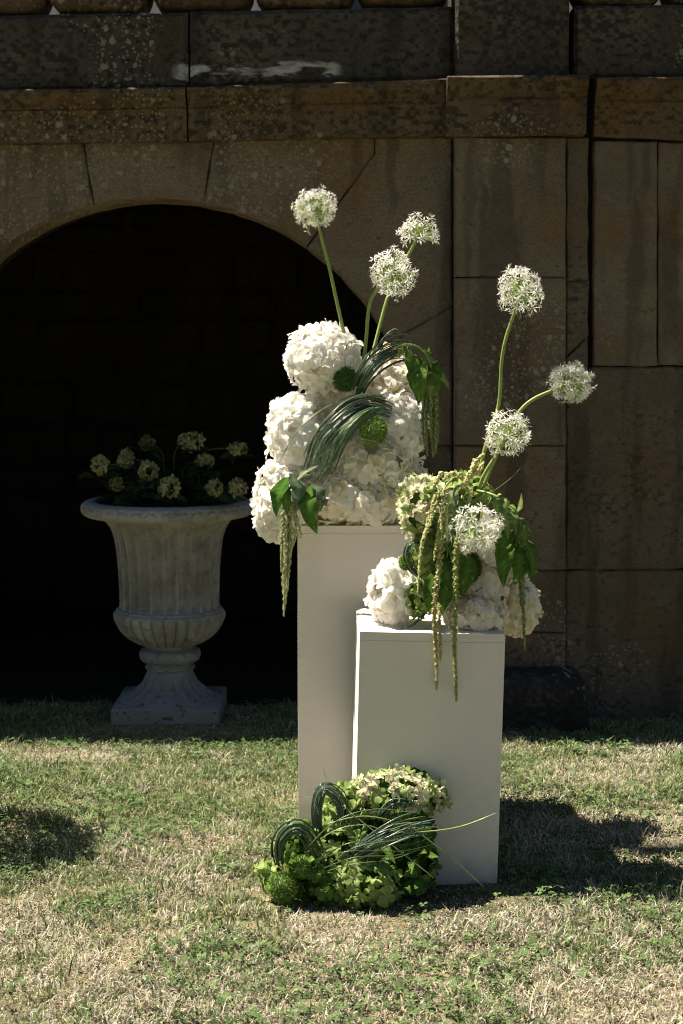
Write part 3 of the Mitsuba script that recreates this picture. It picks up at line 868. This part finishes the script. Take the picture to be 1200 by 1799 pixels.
AM = thing('hanging_amaranth', 'leafy green amaranth arching down the right side of the tall arrangement', 'amaranth')
add_stem(AM, [at(672, 628, 4.92), at(700, 608, 4.90), at(732, 608, 4.89), at(756, 634, 4.88), at(762, 668, 4.88)], 0.004, 0.002, (0.25, 0.32, 0.09))
LT = (0.17, 0.22, 0.07)
for k, (o, l, r0) in enumerate([(0, 770, .007), (8, 795, .008), (-8, 800, .008), (3, 802, .008), (-14, 780, .006), (12, 775, .006)]):
    add_tassel(AM, [at(758 + o * 0.5, 672, 4.88 + 0.006 * k), at(757 + o, 720, 4.872 + 0.006 * k), at(758 + o * 0.9, l, 4.88 + 0.004 * k)], r0 * 1.2, 0.005, LT, 30 + k, per=1.0)
DG = (0.068, 0.135, 0.028)
for k, (b, t_, w, nrm, c) in enumerate([
    ((726, 622), (735, 712), 0.055, (0.3, -1, 0.3), DG), ((742, 625), (744, 704), 0.045, (-0.4, -1, 0.2), (0.10, 0.17, 0.04)), ((752, 638), (772, 690), 0.04, (0.5, -1, 0.2), DG),
    ((760, 648), (789, 684), 0.022, (0.2, -1, 0.6), (0.15, 0.22, 0.06)), ((756, 640), (776, 662), 0.03, (0.5, -1, 0.4), DG), ((738, 612), (758, 650), 0.025, (0.6, -0.8, 0.6), (0.14, 0.21, 0.05)),
    ((762, 652), (755, 702), 0.03, (0.1, -1, 0.3), (0.11, 0.18, 0.05)), ((718, 612), (722, 660), 0.024, (-0.3, -1, 0.4), DG), ((733, 640), (727, 690), 0.04, (-0.6, -1, 0.1), DG)]):
    add_leaf(AM, at(*b, 4.88), at(*t_, 4.865 - 0.004 * (k % 3)), nrm, w, c, seed=k)
for k in range(14):
    s_ = 0.2 + 0.8 * k / 14
    bp = spline([at(672, 628, 4.92), at(700, 608, 4.90), at(732, 608, 4.89), at(756, 634, 4.88), at(762, 668, 4.88)], 30)[int(s_ * 29)]
    add_leaf(AM, bp, bp + np.array([rng.normal(0.004, 0.012), rng.normal(-0.012, 0.008), rng.normal(-0.012, 0.014)]), (rng.normal(), -1, rng.normal()), 0.010, (0.20, 0.28, 0.08), name='bract', seed=k)

AM = thing('hanging_amaranth', 'broad-leaved amaranth with tassels hanging off the left corner of the tall plinth', 'amaranth')
add_stem(AM, [at(545, 835, 4.80), at(520, 842, 4.77), at(506, 870, 4.75), at(503, 900, 4.75)], 0.0035, 0.003)
PT = (0.33, 0.36, 0.17)
for k, (o, l, r0) in enumerate([(-2, 1082, .0075), (8, 1035, .007), (-9, 1005, .007), (15, 975, .006), (3, 1060, .008), (-5, 1040, .007), (20, 925, .005)]):
    add_tassel(AM, [at(505 + o * 0.4, 882, 4.75), at(504 + o, 940, 4.742 + 0.004 * k), at(502 + o * 0.8, (940 + l) / 2, 4.745 + 0.004 * k), at(500 + o * 0.6, l, 4.75 + 0.003 * k)], r0 * 1.15, 0.004, PT, 50 + k, per=1.0)
for k, (b, t_, w, nrm, c) in enumerate([
    ((508, 838), (486, 908), 0.050, (-0.6, -1, 0.5), (0.05, 0.12, 0.02)), ((512, 832), (520, 900), 0.050, (0.6, -1, 0.9), (0.085, 0.125, 0.075)), ((546, 852), (557, 938), 0.062, (-0.5, -1, 0.35), (0.06, 0.13, 0.025)),
    ((548, 850), (562, 900), 0.045, (0.8, -1, 0.6), (0.085, 0.125, 0.07)), ((520, 846), (560, 818), 0.016, (0, -1, 0.6), (0.30, 0.34, 0.22)), ((500, 850), (505, 905), 0.035, (0, -1, 0.2), DG)]):
    add_leaf(AM, at(*b, 4.765), at(*t_, 4.745 - 0.004 * k), nrm, w, c, seed=20 + k, bend=0.2)

# ------------------------------------------------------------------ flowers on the short plinth
for k, (px_, py_, y, rx, rz, kinds, size, label) in enumerate([
    (690, 1042, 4.55, 40, 60, WHITE, 0.060, 'bright white hydrangea at the left end of the short plinth top'),
    (846, 1034, 4.57, 46, 50, CREAM, 0.062, 'shaded white hydrangea with broad petals right of the hanging tassels on the short plinth'),
    (908, 1064, 4.60, 40, 48, CREAM, 0.052, 'white hydrangea reaching past the right edge of the short plinth'),
    (836, 1080, 4.50, 52, 34, CREAM, 0.050, 'white hydrangea spilling over the front edge of the short plinth'),
    (880, 1010, 4.62, 44, 46, CREAM, 0.052, 'white hydrangea at the back right of the short plinth under the drooping leaves'),
    (866, 950, 4.52, 26, 36, WHITE, 0.045, 'white hydrangea peeping out behind the front allium'),
]):
    c, R = ell(px_, py_, y, rx, rz)
    head('white_hydrangea', label, 'hydrangea', c, R, kinds, size=size, seed=20 + k, core=(0.60, 0.56, 0.44))
for k, (px_, py_, y, rx, rz, kinds, label) in enumerate([
    (746, 890, 4.54, 46, 52, BLUSH + LIME[:3], 'pale green hydrangea blushed with pink at the upper left of the short arrangement'),
    (738, 1046, 4.50, 26, 34, LIME, 'small lime green hydrangea between the tassels just above the short plinth top'),
    (748, 968, 4.53, 26, 32, LIME, 'lime green hydrangea on the left of the short arrangement over the white one'),
    (815, 870, 4.60, 42, 38, LIME, 'lime green hydrangea at the top of the short arrangement below the stems'),
    (794, 990, 4.57, 44, 70, GREEN, 'deep green hydrangea in the shade at the heart of the short arrangement'),
]):
    c, R = ell(px_, py_, y, rx, rz)
    head('green_hydrangea', label, 'hydrangea', c, R, kinds, size=0.040, seed=40 + k, core=(0.10, 0.15, 0.04), lean=0.42, density=0.85)
pompon('tiny green dianthus ball by the white hydrangea at left of the short arrangement', at(714, 988, 4.46), 15 * 4.46 / FOCAL, 3)
pompon('dark green dianthus ball below the front allium', at(826, 1000, 4.50), 24 * 4.5 / FOCAL, 4, (0.08, 0.15, 0.03), (0.03, 0.07, 0.015))
bundle('short dark grass tuft beside the tiny green ball of the short arrangement', [at(738, 1010, 4.47), at(722, 992, 4.45), at(718, 968, 4.45), at(730, 950, 4.46)], 14, 0.02, 6)
bundle('dark grass ends lying on the short plinth top by the white hydrangea', [at(760, 1050, 4.47), at(735, 1082, 4.46), at(705, 1106, 4.45)], 9, 0.022, 7, r=0.0012)
bundle('loose thin blade sticking up right of the short arrangement', [at(868, 862, 4.55), at(895, 842, 4.54), at(920, 816, 4.54)], 1, 0.002, 8, r=0.0009, colour=(0.2, 0.25, 0.1))
allium('white allium on the tallest wavy stem above the short arrangement', at(914, 512, 4.62), 44 * 4.62 / FOCAL, [at(838, 860, 4.60), at(856, 775, 4.61), at(876, 712, 4.62), at(881, 640, 4.62), at(893, 580, 4.62), at(904, 548, 4.62)], 4)
allium('white allium leaning far to the right on an arched stem', at(1003, 673, 4.58), 40 * 4.58 / FOCAL, [at(846, 862, 4.58), at(872, 800, 4.58), at(900, 742, 4.58), at(930, 706, 4.58), at(966, 688, 4.58)], 5)
allium('white allium in the middle of the three over the short arrangement, lowest head', at(893, 763, 4.52), 42 * 4.52 / FOCAL, [at(838, 868, 4.55), at(852, 832, 4.54), at(872, 800, 4.53)], 6)
allium('white allium low in front, nestled in the short arrangement', at(836, 931, 4.40), 47 * 4.4 / FOCAL, [at(800, 960, 4.52), at(815, 946, 4.47)], 7)

OL, GO = (0.30, 0.33, 0.10), (0.34, 0.32, 0.12)
AM = thing('hanging_amaranth', 'long olive amaranth tassel hanging lowest down the front of the short plinth', 'amaranth')
add_stem(AM, [at(812, 870, 4.52), at(806, 910, 4.44), at(802, 960, 4.388)], 0.003, 0.003)
add_tassel(AM, [at(803, 945, 4.388), at(801, 1010, 4.383), at(799, 1090, 4.378), at(799, 1150, 4.383), at(802, 1232, 4.388)], 0.0095, 0.0035, (0.22, 0.26, 0.07), 70, per=2.0, bead=0.0042)
AM = thing('hanging_amaranth', 'golden green amaranth of knotted tassels hanging left of the longest one', 'amaranth')
add_stem(AM, [at(800, 862, 4.50), at(785, 905, 4.44), at(774, 960, 4.42)], 0.003, 0.0025)
add_tassel(AM, [at(776, 950, 4.42), at(768, 1020, 4.388), at(763, 1090, 4.383), at(766, 1150, 4.388), at(767, 1212, 4.388)], 0.0095, 0.004, GO, 71, per=1.9, bead=0.0042)
add_tassel(AM, [at(770, 1060, 4.42), at(773, 1110, 4.386), at(774, 1162, 4.388)], 0.006, 0.003, GO, 72, per=1.3)
add_tassel(AM, [at(783, 880, 4.45), at(770, 930, 4.42), at(763, 985, 4.388)], 0.006, 0.003, OL, 73)
AM = thing('hanging_amaranth', 'pale green amaranth tassels draped over the blushed green hydrangea', 'amaranth')
add_stem(AM, [at(812, 838, 4.50), at(790, 846, 4.46), at(775, 870, 4.43)], 0.003, 0.0025)
for k, pts in enumerate([[(772, 862), (758, 910), (744, 950), (737, 1000), (734, 1040)], [(780, 860), (775, 900), (776, 935)], [(766, 870), (748, 930), (739, 968), (738, 990)], [(787, 858), (784, 910), (786, 950)]]):
    add_tassel(AM, [at(a, b, 4.43 - 0.012 * min(q, 2)) for q, (a, b) in enumerate(pts)], 0.0065, 0.003, (0.42, 0.43, 0.18), 80 + k, per=1.2)
AM = thing('upright_amaranth', 'knobbly pale green amaranth spray rising at the top of the short arrangement', 'amaranth')
add_stem(AM, [at(800, 868, 4.52), at(826, 838, 4.52), at(842, 812, 4.52)], 0.003, 0.002)
for k, pts in enumerate([[(812, 856), (824, 836), (836, 812), (850, 798)], [(818, 846), (800, 832), (786, 836), (778, 846)], [(830, 836), (834, 818), (832, 806)], [(790, 838), (778, 832), (768, 842), (762, 856)], [(824, 838), (842, 826), (850, 812)], [(808, 852), (826, 862), (824, 880)]]):
    add_tassel(AM, [at(a, b, 4.47 + 0.004 * k) for a, b in pts], 0.008, 0.005, (0.46, 0.46, 0.20), 90 + k, per=2.2, bead=0.0045)
AM = thing('hanging_amaranth', 'leafy amaranth drooping over the right side of the short arrangement with a thin tassel', 'amaranth')
arch = [at(838, 862, 4.54), at(872, 872, 4.49), at(902, 896, 4.47), at(917, 936, 4.46), at(921, 985, 4.46), at(922, 1010, 4.46)]
add_stem(AM, arch, 0.004, 0.002, (0.2, 0.28, 0.08))
add_tassel(AM, [at(918, 985, 4.455), at(919, 1060, 4.455), at(922, 1142, 4.46)], 0.008, 0.003, (0.15, 0.20, 0.06), 100, per=1.6)
add_tassel(AM, [at(911, 1000, 4.46), at(914, 1030, 4.46), at(916, 1066, 4.465)], 0.006, 0.003, (0.13, 0.18, 0.05), 101, per=1.2)
for k, (b, t_, w, nrm, c) in enumerate([
    ((900, 930), (885, 1032), 0.054, (-0.5, -1, 0.2), DG), ((914, 950), (904, 1028), 0.055, (0.3, -1, 0.2), DG), ((920, 945), (936, 1014), 0.040, (0.6, -1, 0.3), DG),
    ((918, 975), (932, 1020), 0.036, (0.6, -1, 0), DG), ((880, 880), (892, 950), 0.034, (0.4, -1, 0.5), (0.13, 0.19, 0.07)), ((893, 890), (905, 940), 0.026, (0.5, -1, 0.5), (0.12, 0.19, 0.06)),
    ((905, 905), (925, 962), 0.024, (0.7, -1, 0.4), (0.10, 0.16, 0.04)), ((908, 900), (916, 866), 0.014, (0.3, -1, 0.2), (0.22, 0.29, 0.10)), ((866, 872), (880, 915), 0.03, (0.2, -1, 0.7), (0.11, 0.18, 0.05)),
    ((915, 930), (935, 936), 0.012, (0.2, -0.6, 1), (0.22, 0.28, 0.12)), ((893, 930), (880, 985), 0.05, (-0.3, -1, 0.3), DG)]):
    add_leaf(AM, at(*b, 4.47), at(*t_, 4.448 - 0.003 * (k % 4)), nrm, w, c, seed=40 + k)
ap = spline(arch, 40)
for k in range(46):
    bp = ap[int(rng.uniform(4, 38))]
    add_leaf(AM, bp, bp + np.array([rng.normal(0.004, 0.012), rng.normal(-0.012, 0.01), rng.normal(-0.02, 0.016)]), (rng.normal(), -1, rng.normal()), 0.011, (0.17, 0.25, 0.07), name='bract', seed=k)
SP = thing('leaf_spray', 'spray of soft grey-green leaves between the tassels of the short arrangement', 'leaf spray')
add_stem(SP, [at(800, 865, 4.50), at(790, 930, 4.47), at(785, 990, 4.47)], 0.003, 0.002)
for k, (b, t_, w, nrm, c) in enumerate([
    ((792, 856), (797, 902), 0.045, (-0.3, -1, 0.5), (0.16, 0.21, 0.11)), ((796, 912), (768, 960), 0.03, (-0.2, -1, 0.5), (0.20, 0.26, 0.14)), ((790, 915), (782, 968), 0.026, (0.4, -1, 0.3), (0.17, 0.23, 0.12)),
    ((800, 872), (812, 912), 0.032, (0.5, -1, 0.3), (0.08, 0.14, 0.04)), ((752, 908), (772, 922), 0.03, (-0.2, -1, 0.2), (0.06, 0.12, 0.03)), ((770, 972), (792, 1046), 0.05, (0.2, -1, 0.2), (0.06, 0.12, 0.03)),
    ((792, 1000), (776, 1080), 0.05, (-0.2, -1, 0.1), DG), ((770, 1000), (752, 1075), 0.045, (-0.4, -1, 0.1), DG), ((800, 930), (800, 1010), 0.05, (0.2, -1, 0.2), DG), ((826, 975), (812, 1046), 0.05, (0, -1, 0.2), DG)]):
    add_leaf(SP, at(*b, 4.47), at(*t_, 4.45 - 0.003 * (k % 3)), nrm, w, c, seed=60 + k)

# ------------------------------------------------------------------ arrangement on the lawn
for k, (px_, py_, y, rx, rz, ry, kinds, size, label) in enumerate([
    (690, 1391, 4.32, 70, 37, 46, BLUSH + LIME[:3], 0.040, 'pale blush and green hydrangea topping the arrangement on the lawn'),
    (752, 1400, 4.36, 32, 32, 28, BLUSH + LIME[:2], 0.034, 'small blush hydrangea at the right tip of the lawn arrangement'),
    (612, 1418, 4.34, 46, 40, 40, LIME, 0.046, 'lime green hydrangea behind the upright grass tuft of the lawn arrangement'),
    (600, 1500, 4.29, 66, 58, 55, LIME, 0.044, 'lime green hydrangea in the middle of the lawn arrangement below the looped grass'),
    (700, 1515, 4.31, 68, 62, 44, GREEN, 0.044, 'deep green hydrangea at the right of the lawn arrangement under the striped grass'),
    (640, 1548, 4.23, 66, 42, 44, LIME, 0.046, 'lime green hydrangea low at the front of the lawn arrangement'),
    (562, 1542, 4.26, 52, 48, 42, GREEN, 0.042, 'deep green hydrangea at the lower left of the lawn arrangement'),
    (670, 1448, 4.35, 84, 48, 48, GREEN, 0.044, 'deep green hydrangea under the pale one of the lawn arrangement'),
    (535, 1490, 4.30, 40, 44, 40, GREEN, 0.044, 'deep green hydrangea inside the left grass loop of the lawn arrangement'),
    (478, 1540, 4.27, 22, 26, 20, LIME, 0.044, 'small lime hydrangea at the far left of the lawn arrangement'),
]):
    c, R = ell(px_, py_, y, rx, rz, ry)
    head('green_hydrangea', label, 'hydrangea', c, R, kinds, size=size, seed=60 + k, core=(0.05, 0.085, 0.022), lean=0.55, density=0.85)
pompon('fluffy green dianthus ball at the left front of the lawn arrangement', at(495, 1558, 4.20), 29 * 4.2 / FOCAL, 5)
pompon('green dianthus ball under the left grass loop of the lawn arrangement', at(530, 1524, 4.22), 22 * 4.22 / FOCAL, 6)
pompon('green dianthus ball above the striped grass of the lawn arrangement', at(700, 1438, 4.26), 22 * 4.26 / FOCAL, 7)
BL = (0.05, 0.085, 0.065)
bundle('upright hoop of blue-green grass at the top left of the lawn arrangement', [at(560, 1462, 4.27), at(558, 1410, 4.25), at(570, 1386, 4.25), at(588, 1394, 4.26), at(600, 1480, 4.27)], 22, 0.036, 10, colour=BL, stray=0.06, jag=0.12)
bundle('dark grass loop at the left of the lawn arrangement', [at(490, 1520, 4.22), at(494, 1470, 4.21), at(520, 1452, 4.21), at(546, 1470, 4.21), at(566, 1520, 4.22)], 26, 0.044, 11, stray=0.08, jag=0.14)
bundle('striped bundle of blue-green grass pointing right across the lawn arrangement', [at(622, 1502, 4.20), at(660, 1478, 4.17), at(708, 1458, 4.17), at(765, 1450, 4.20)], 22, 0.046, 12, r=0.0022, colour=BL, spread_end=1.2)
bundle('dark grass arc under the pale hydrangea of the lawn arrangement', [at(662, 1440, 4.25), at(690, 1412, 4.24), at(740, 1416, 4.26)], 16, 0.026, 13)
bundle('fine green blades lying sideways through the middle of the lawn arrangement', [at(560, 1512, 4.17), at(620, 1488, 4.15), at(700, 1486, 4.16), at(770, 1466, 4.18)], 7, 0.10, 14, r=0.0011, colour=(0.07, 0.11, 0.045), stray=0.5, jag=0.35)
for n_, (pts, r, c, lab) in enumerate([
    ([(735, 1462), (810, 1452), (872, 1428)], 0.0020, (0.22, 0.28, 0.08), 'long pale blade reaching right in front of the short plinth'),
    ([(725, 1455), (790, 1505), (850, 1558)], 0.0018, (0.16, 0.22, 0.07), 'long green blade slanting down to the foot of the short plinth'),
    ([(612, 1425), (680, 1478), (762, 1542)], 0.0018, (0.22, 0.27, 0.15), 'pale blade slanting across the striped grass of the lawn arrangement'),
    ([(575, 1448), (640, 1434), (690, 1442)], 0.0016, (0.22, 0.28, 0.10), 'thin green blade lying over the lawn arrangement from left to right'),
    ([(566, 1400), (572, 1370), (568, 1350)], 0.0009, (0.35, 0.36, 0.26), 'fine upright blade above the blue-green hoop'),
    ([(560, 1432), (545, 1402), (528, 1398)], 0.0009, (0.32, 0.34, 0.24), 'fine curled blade left of the blue-green hoop'),
]):
    p = spline([at(a, b, 4.17) for a, b in pts], 18)
    v, f = tube(p, r * np.clip(np.linspace(5, 0.35, 18), 0, 1), 4, 0.5)
    single('loose_blade', lab, 'grass blade', (v, f), 'reed', True, np.tile(c, (len(v), 1)))
SP = thing('leaf_spray', 'dark green leaves sticking up behind the pale hydrangea of the lawn arrangement', 'leaf spray')
for k, (b, t_, w) in enumerate([((715, 1375), (702, 1340), 0.036), ((722, 1372), (735, 1345), 0.034), ((730, 1378), (752, 1352), 0.03)]):
    add_leaf(SP, at(*b, 4.40), at(*t_, 4.41), (0.2, -1, 0.4), w, DG, seed=80 + k)
SP = thing('leaf_spray', 'broad green leaves filling the front of the lawn arrangement near the grass', 'leaf spray')
for k in range(40):
    a, b = rng.uniform(500, 750), rng.uniform(1470, 1575)
    o = at(a, b, 4.25)
    d = np.array([rng.normal(0, 0.03), rng.normal(-0.045, 0.02), rng.normal(-0.005, 0.03)])
    add_leaf(SP, o, o + d, (rng.normal(-0.2, 0.5), -0.6, 1.0), rng.uniform(0.024, 0.04), np.array((0.075, 0.14, 0.03)) * rng.uniform(0.7, 1.6), seed=100 + k)

# ------------------------------------------------------------------ plant in the urn
PLANT = thing('potted_plant', 'leafy plant with small clusters of cream flowers growing in the stone urn', 'plant')
soil = trimesh.creation.cylinder(radius=405 * S, height=0.04, sections=48)
part('soil', PLANT, (np.array(soil.vertices) + [UX, UY, uz(500)], np.array(soil.faces)), 'soil')
lv, cols = [], []
BLOOMS = [(175, 818, 15, 19), (222, 806, 14, 17), (260, 827, 18, 18), (298, 856, 20, 21), (337, 775, 28, 17), (359, 811, 18, 11), (418, 789, 17, 10), (378, 858, 14, 16), (418, 858, 16, 17), (258, 778, 10, 12), (205, 850, 10, 10)]
for k in range(210):
    a, rr = rng.uniform(0, 6.28), 0.33 * math.sqrt(rng.random())
    base = np.array([UX + 0.75 * rr * math.cos(a), UY + 0.75 * rr * math.sin(a), uz(460) + rng.uniform(-0.01, 0.17) * (1 - (rr / 0.36) ** 2)])
    tip = base + unit([math.cos(a) * (0.3 + rr * 3), math.sin(a) * (0.3 + rr * 3), rng.normal(0.3, 0.45)]) * rng.uniform(0.05, 0.095)
    v, f, mid = leaf_mesh(base, tip, (rng.normal(0, .4), rng.normal(0, .4) - 0.3, 1), rng.uniform(0.035, 0.055), 0.12, 0.2, 7)
    part('leaf', PLANT, (v, f), 'leaf_skin', smooth=True, color=np.tile(np.array((0.030, 0.055, 0.022)) * rng.uniform(0.6, 1.4), (len(v), 1)))
for k, (a, b, rx, rz) in enumerate(BLOOMS):
    g = np.random.default_rng(300 + k)
    y = UY + (-0.31 if b > 815 else -0.11) + g.uniform(0, 0.06)
    c, R = ell(a, b, y, rx * 0.88, rz * 0.88)
    v, f = tube(spline([np.array([UX + (c[0] - UX) * 0.5, UY, uz(470)]), (c + [UX, UY, c[2]]) / 2 * [1, 1, 1] - [0, 0, 0.02], c], 10), 0.003, 5)
    part('stalk', PLANT, (v, f), 'green_flesh', smooth=True, color=np.tile([0.05, 0.08, 0.02], (len(v), 1)))
    for q in range(7):
        a_ = g.uniform(0, 6.28)
        base = c + np.array([0.02 * math.cos(a_), 0.02 * math.sin(a_), -R[2] * 0.9 - g.uniform(0, 0.03)])
        tip = base + unit([math.cos(a_), math.sin(a_), g.normal(0.0, 0.35)]) * g.uniform(0.05, 0.08)
        lv_, lf_, _ = leaf_mesh(base, tip, (g.normal(0, .4), g.normal(0, .4) - 0.3, 1), g.uniform(0.03, 0.05), 0.12, 0.2, 7)
        part('leaf', PLANT, (lv_, lf_), 'leaf_skin', smooth=True, color=np.tile(np.array((0.030, 0.055, 0.022)) * g.uniform(0.6, 1.4), (len(lv_), 1)))
    vs, cs = [], []
    for q in range(46):
        d = unit(g.normal(0, 1, 3))
        F = frame(d + g.normal(0, 0.3, 3), g.uniform(0, 6.28))
        for s_ in range(3):
            pv, pf, u = petal(0.020, 0.010, 0.6, 0.3, 0.1, q * 5 + s_, 2, 2)
            t_ = s_ * 2.1
            pv = pv @ np.array([[math.cos(t_), math.sin(t_), 0], [-math.sin(t_), math.cos(t_), 0], [0, 0, 1]])
            vs.append((pv @ F.T + c + d * np.array(R) * g.uniform(0.6, 0.95), pf))
            cs.append(np.tile(np.array([0.42, 0.43, 0.22]) * g.uniform(0.8, 1.15) * (0.45 if k in (9, 10) else 1), (len(pv), 1)))
    part('bloom', PLANT, join(vs), 'petal', smooth=True, color=np.vstack(cs))

# ------------------------------------------------------------------ shrub just outside the frame, whose shade falls into it
g = np.random.default_rng(42)
SHR = thing('rounded_shrub', 'rounded leafy shrub on the lawn, casting the patch of shade left of the urn', 'shrub')
n = 4200
d = unit(g.normal(0, 1, (n, 3)))
c = np.array([-1.49, 4.89, 0.62]) + d * np.array([0.33, 0.30, 0.62]) * (g.uniform(0.6, 1, (n, 1)) ** 0.5) * (0.8 + 0.3 * meshkit.noise(d * 2.5))[:, None]
a = unit(d + g.normal(0, 0.7, (n, 3))) * g.uniform(0.025, 0.045, (n, 1))
s_ = unit(np.cross(a, g.normal(0, 1, (n, 3)))) * 0.011
v = np.stack([c, c + a * 0.5 + s_, c + a, c + a * 0.5 - s_], 1).reshape(-1, 3)
f = (np.array([[0, 1, 2], [0, 2, 3]])[None] + (np.arange(n) * 4)[:, None, None]).reshape(-1, 3)
part('crown', SHR, (v, f), 'leaf_skin', color=np.repeat(np.array((0.05, 0.09, 0.025)) * g.uniform(0.6, 1.5, (n, 1)), 4, 0), kind='stuff')
v, f = tube(np.array([[-1.49, 4.89, -0.03], [-1.48, 4.89, 0.3], [-1.50, 4.90, 0.8]]), [0.03, 0.025, 0.01], 8)
part('trunk', SHR, (v, f), 'green_flesh', True, np.tile([0.07, 0.05, 0.03], (len(v), 1)))

# ------------------------------------------------------------------ grass, straw and clover
g = np.random.default_rng(11)


def scatter(n):
    y = g.uniform(3.2, 6.95, n)
    x = g.uniform(-1, 1, n) * (0.216 * y + 0.55)
    keep = ~((x > tx0 - .004) & (x < tx1 + .004) & (y > 4.876) & (y < 5.285)) & ~((x > sx0 - .01) & (x < sx1 + .01) & (y > 4.40) & (y < 4.81))
    keep &= ~((np.abs(x - UX) < hw + .004) & (np.abs(y - UY) < hw + .004))
    keep &= ~((y > 6.44) & (x > q0[0] - 0.02) & (x < q1[0] + 0.02)) & ~((y > 6.64) & (x > ACX + AR)) & ~((y > 6.68) & (x < ACX - AR))
    return x[keep], y[keep]


def patch(x, y, s, seed):
    return meshkit.fbm(np.stack([x * s, y * s, np.zeros_like(x)], -1), 3, seed)


def blades(n, straw, key, label, cat):
    x, y = scatter(n)
    green = np.clip((patch(x, y, 2.3, 21) - 0.50) * 5 + (patch(x, y, 17, 27) - 0.5) * 3.2 + 0.50 + np.clip((y - 5.3) * 0.30, -0.42, 0.4), 0, 1)
    bare = np.clip((patch(x, y, 1.9, 33) - 0.60) * 9, 0, 1)
    keep = g.random(len(x)) < ((1 - 0.75 * green) if straw else (0.18 + 0.82 * green) * (1 - 0.75 * bare))
    x, y, green = x[keep], y[keep], green[keep]
    n = len(x)
    tuft = np.clip((patch(x, y, 13, 5) - 0.5) * 1.8 + 0.5, 0, 1)
    L = g.uniform(0.012, 0.033, n) * (0.4 + 1.25 * tuft) * (1.0 if not straw else 0.95)
    L *= np.where(g.random(n) < 0.02, 1.7, 1.0) * np.where(g.random(n) < 0.03, 1.6, 1.0)
    trod = np.clip(1.3 - np.hypot((x - UX) / 0.34, (y - 6.5) / 0.26), 0, 1) + np.clip(1.3 - np.hypot((x - 0.18) / 0.42, (y - 4.32) / 0.2), 0, 1)
    L *= 1 - 0.65 * np.clip(trod * 2.5, 0, 1)
    th = g.uniform(0, 6.28, n)
    lean = g.uniform(0.25, 1.15, n) if not straw else g.uniform(0.5, 1.5, n)
    d = np.stack([np.cos(th), np.sin(th), np.zeros(n)], 1)
    side = np.stack([-np.sin(th), np.cos(th), np.zeros(n)], 1)
    tw = g.normal(0, 0.9, n)[:, None]
    side = unit(side + d * tw)
    w = (g.uniform(0.0012, 0.0029, n) * (1.0 if not straw else 0.85))[:, None]
    b = np.stack([x, y, lie(x, y) - 0.002], 1)
    up_ = np.array([0, 0, 1.0])
    m1 = b + L[:, None] * 0.55 * (up_ * np.cos(lean * 0.6)[:, None] + d * np.sin(lean * 0.6)[:, None])
    t_ = m1 + L[:, None] * 0.5 * (up_ * np.cos(lean * 1.25)[:, None] + d * np.sin(lean * 1.25)[:, None])
    t_[:, 2] = np.maximum(t_[:, 2], b[:, 2] + 0.003)
    v = np.stack([b - side * w, b + side * w, m1 - side * w * 0.85, m1 + side * w * 0.85, t_], 1).reshape(-1, 3)
    f = (np.array([[0, 1, 3], [0, 3, 2], [2, 3, 4]])[None] + (np.arange(n) * 5)[:, None, None]).reshape(-1, 3)
    if straw:
        c = np.array([0.60, 0.575, 0.46]) * g.uniform(0.5, 1.25, (n, 1)) + g.normal(0, 0.02, (n, 3))
        c = np.where(g.random((n, 1)) < 0.3, np.array([0.46, 0.40, 0.30]) * g.uniform(0.6, 1.3, (n, 1)), c)
    else:
        c = np.array([0.165, 0.22, 0.10]) * g.uniform(0.5, 1.6, (n, 1)) + g.normal(0, 0.012, (n, 3))
        c = np.where(g.random((n, 1)) < 0.22, np.array([0.40, 0.42, 0.22]) * g.uniform(0.7, 1.3, (n, 1)), c)
    put(key, mikit.ply((v, f), 'grass_blade', color=np.repeat(np.clip(c, 0.01, 0.9), 5, 0)))
    labels[key] = {'label': label, 'category': cat, 'kind': 'stuff'}


blades(240000, False, 'grass', 'short mown green grass of the lawn', 'grass')
blades(210000, True, 'dry_grass', 'dry straw-coloured mown grass lying between the green', 'grass')

x, y = scatter(26000)
pt = patch(x, y, 3.1, 77)
keep = g.random(len(x)) < np.clip((pt - 0.44) * 6, 0.04, 1)
x, y = x[keep], y[keep]
n = len(x)
hgt = g.uniform(0.012, 0.034, n)
c0 = np.stack([x, y, lie(x, y) + hgt], 1)
vs, fs, cs = [], [], []
ring = np.array([[0, 0, 0], [0.55, 0.42, 0.12], [0.95, 0.42, 0.10], [1.05, 0, 0], [0.95, -0.42, 0.10], [0.55, -0.42, 0.12]])
tri = np.array([[0, 3, 1], [1, 3, 2], [0, 5, 3], [5, 4, 3]])
a0, sz = g.uniform(0, 6.28, n), g.uniform(0.006, 0.0135, n)
tiltx, tilty = g.normal(0, 0.35, n), g.normal(-0.15, 0.35, n)
colr = np.array([0.10, 0.165, 0.06]) * g.uniform(0.6, 1.6, (n, 1)) + np.array([0.02, 0.02, 0.02]) * g.random((n, 1))
for k in range(3):
    a = a0 + k * 2.094
    X = (ring[None, :, 0] * np.cos(a)[:, None] - ring[None, :, 1] * np.sin(a)[:, None]) * sz[:, None]
    Yy = (ring[None, :, 0] * np.sin(a)[:, None] + ring[None, :, 1] * np.cos(a)[:, None]) * sz[:, None]
    Z = ring[None, :, 2] * sz[:, None] + X * tiltx[:, None] + Yy * tilty[:, None]
    vs.append((np.stack([X, Yy, Z], -1) + c0[:, None]).reshape(-1, 3))
    fs.append((tri[None] + (np.arange(n) * 6)[:, None, None]).reshape(-1, 3))
    cs.append(np.repeat(colr, 6, 0))
put('clover', mikit.ply(join(list(zip(vs, fs))), 'grass_blade', color=np.vstack(cs)))
labels['clover'] = {'label': 'low clover and weeds scattered through the lawn', 'category': 'clover', 'kind': 'stuff'}
